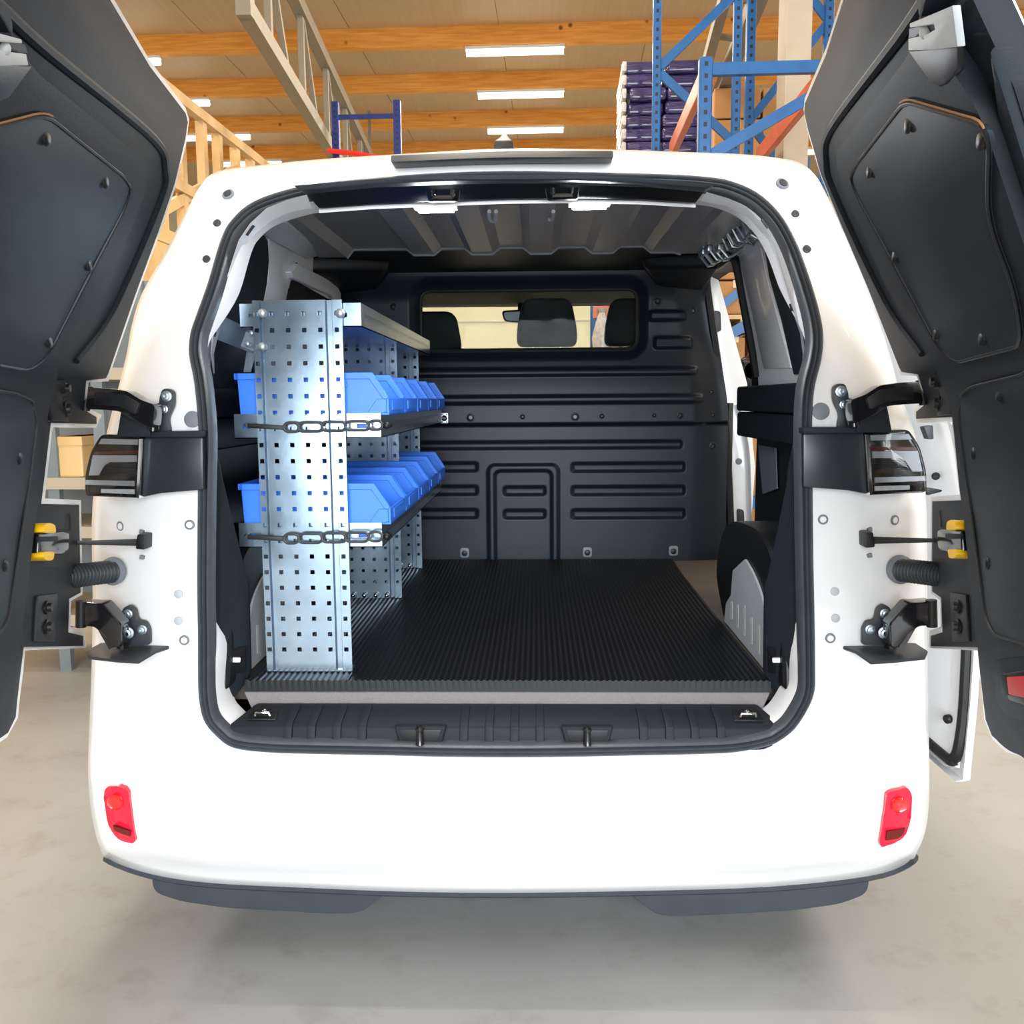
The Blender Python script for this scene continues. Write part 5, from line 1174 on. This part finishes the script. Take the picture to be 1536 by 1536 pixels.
# ------------------------------------------------------------------ blue storage bins
def bin_mesh():
    L, H, Wd, t = 0.385, 0.158, 0.276, 0.004
    side = [(0.010, 0.0), (L - 0.040, 0.0), (L - 0.026, 0.055), (L - 0.002, 0.062), (L, 0.066), (L, 0.096), (L - 0.042, H), (0.0, H), (0.0, H - 0.014), (0.006, H - 0.016)]
    mb = MB()
    for y in (0.006, Wd - 0.006 - t): mb.prism([(x, y, z) for x, z in side], (0, t, 0))
    mb.box((0.010, 0.006, 0.0), (L - 0.04, Wd - 0.006, t))
    mb.hexa([(0.010, 0.006, 0), (0.014, 0.006, 0), (0.014, Wd - .006, 0), (0.010, Wd - .006, 0), (0.002, 0.006, H), (0.006, 0.006, H), (0.006, Wd - .006, H), (0.002, Wd - .006, H)])
    # front: chamfered toe then the low lip
    mb.hexa([(L - .044, .006, 0), (L - .040, .006, 0), (L - .040, Wd - .006, 0), (L - .044, Wd - .006, 0), (L - .030, .006, .057), (L - .026, .006, .055), (L - .026, Wd - .006, .055), (L - .030, Wd - .006, .057)])
    mb.box((L - .030, .006, .054), (L, Wd - .006, .060)); mb.box((L - .005, .006, .054), (L, Wd - .006, .096))
    body = (mb.V, mb.F)
    rim = MB()
    for y in (0.0, Wd - 0.012):
        rim.prism([(-0.002, y, H - 0.014), (L - 0.048, y, H - 0.014), (L - 0.014, y, 0.094), (L - 0.004, y, 0.094), (L, y, 0.098), (L - 0.040, y, H + 0.002), (-0.002, y, H + 0.002)], (0, 0.012, 0))
        yy = y + (0.002 if y == 0 else 0.007)
        for xr_ in (0.13, 0.155, 0.18): rim.box((xr_, yy, 0.004), (xr_ + 0.006, yy + 0.003, H - 0.014))
        for kx in range(3): rim.box((0.245 + kx * 0.014, yy, H - 0.034), (0.253 + kx * 0.014, yy + 0.003, H - 0.022))
    rim.box((-0.004, 0.0, H - 0.014), (0.008, Wd, H + 0.002))
    rim.prism([(L - 0.072, 0.001, 0.035), (L - 0.030, 0.001, 0.055), (L - 0.006, 0.001, 0.062), (L - 0.006, 0.001, 0.094), (L - 0.03, 0.001, 0.094)], (0, 0.006, 0))
    lab = MB().box((L - 0.001, Wd * .2, .066), (L + 0.002, Wd * .8, .090))
    return body, (rim.V, rim.F), (lab.V, lab.F)
(bV, bF), (rV, rF), (lV, lF) = bin_mesh()
XB = PY(583, 600, 0.2).x - 0.385
ords = ['nearest the rear', 'second from the rear', 'third from the rear', 'fourth from the rear', 'farthest from the rear']
proto = None
for ti, (zt_, nm, dx) in enumerate([(zat(657) + 0.003, 'middle', 0.0), (zat(822) + 0.003, 'lower', -0.002)]):
    for k_ in range(5):
        loc = Vector((XB + dx, yt0 + 0.006 + k_ * 0.2855, zt_))
        lab = 'blue plastic storage bin on the %s shelf tray, %s' % (nm, ords[k_])
        if proto is None:
            proto = bpy.data.objects.new('storage_bin', None); COL.objects.link(proto); ORG[proto.name] = Vector((0, 0, 0))
            mk('bin_body', bV, bF, BLUE, proto, smooth=0, bevel=0.0008, seg=1); mk('bin_rim', rV, rF, BLUE, proto, smooth=0, bevel=0.0012, seg=1); mk('label_slot', lV, lF, BLUE, proto, smooth=0)
            o = proto; o.location = loc
        else:
            o = copy_tree(proto, None, loc - proto.location)
        setp(o, lab, 'storage bin', 'blue storage bins on the shelf trays')

# ------------------------------------------------------------------ rubber link straps across the shelf ends
def strap(pya, label):
    y = YP - 0.016
    def p(px, py): return PY(px, py, y)
    c = p(470, pya)
    r = root('link_strap', c, label, 'strap', 'black link straps')
    MB().hexa([p(370, pya - 3), p(370, pya + 4), p(428, pya + 7), p(428, pya + 1), *[q_ + Vector((0, 0.006, 0)) for q_ in (p(370, pya - 3), p(370, pya + 4), p(428, pya + 7), p(428, pya + 1))]]).build('strap_tail', BLACK, r, bevel=0.002)
    a = p(371, pya); MB().tube([a + Vector((0, 0.0, 0)), a + Vector((-0.006, 0.012, 0)), a + Vector((-0.006, 0.03, 0))], 0.006, 8).build('hook_end', BLACK, r)
    x = 425.0; lens = [24, 37, 37, 37, 22]
    for L in lens:
        x0, x1 = x, x + L; hgt = 8.0
        path = []
        cy = pya + 3 - (x - 425) * 0.025
        for k_ in range(9): t = math.pi / 2 + math.pi * k_ / 8; path.append(p(x0 + hgt + math.cos(t) * hgt * .9, cy - math.sin(t) * hgt * .85))
        for k_ in range(9): t = -math.pi / 2 + math.pi * k_ / 8; path.append(p(x1 - hgt + math.cos(t) * hgt * .9, cy - math.sin(t) * hgt * .85))
        MB().tube(path, 0.0036, 8, closed=True).build('link', HOSE, r); x = x1 - 2.0
    e = p(x + 2, pya); MB().tube([e, e + Vector((0.010, 0.006, 0)), e + Vector((0.014, 0.03, 0.0)), e + Vector((0.006, 0.045, 0))], 0.006, 8).build('hook_end', BLACK, r)
    MB().ball(e + Vector((0.010, 0.0, 0.0)), 0.009).build('end_ball', BLACK, r)
strap(638, 'black rubber link strap across the middle shelf tray end'); strap(805, 'black rubber link strap across the lower shelf tray end')
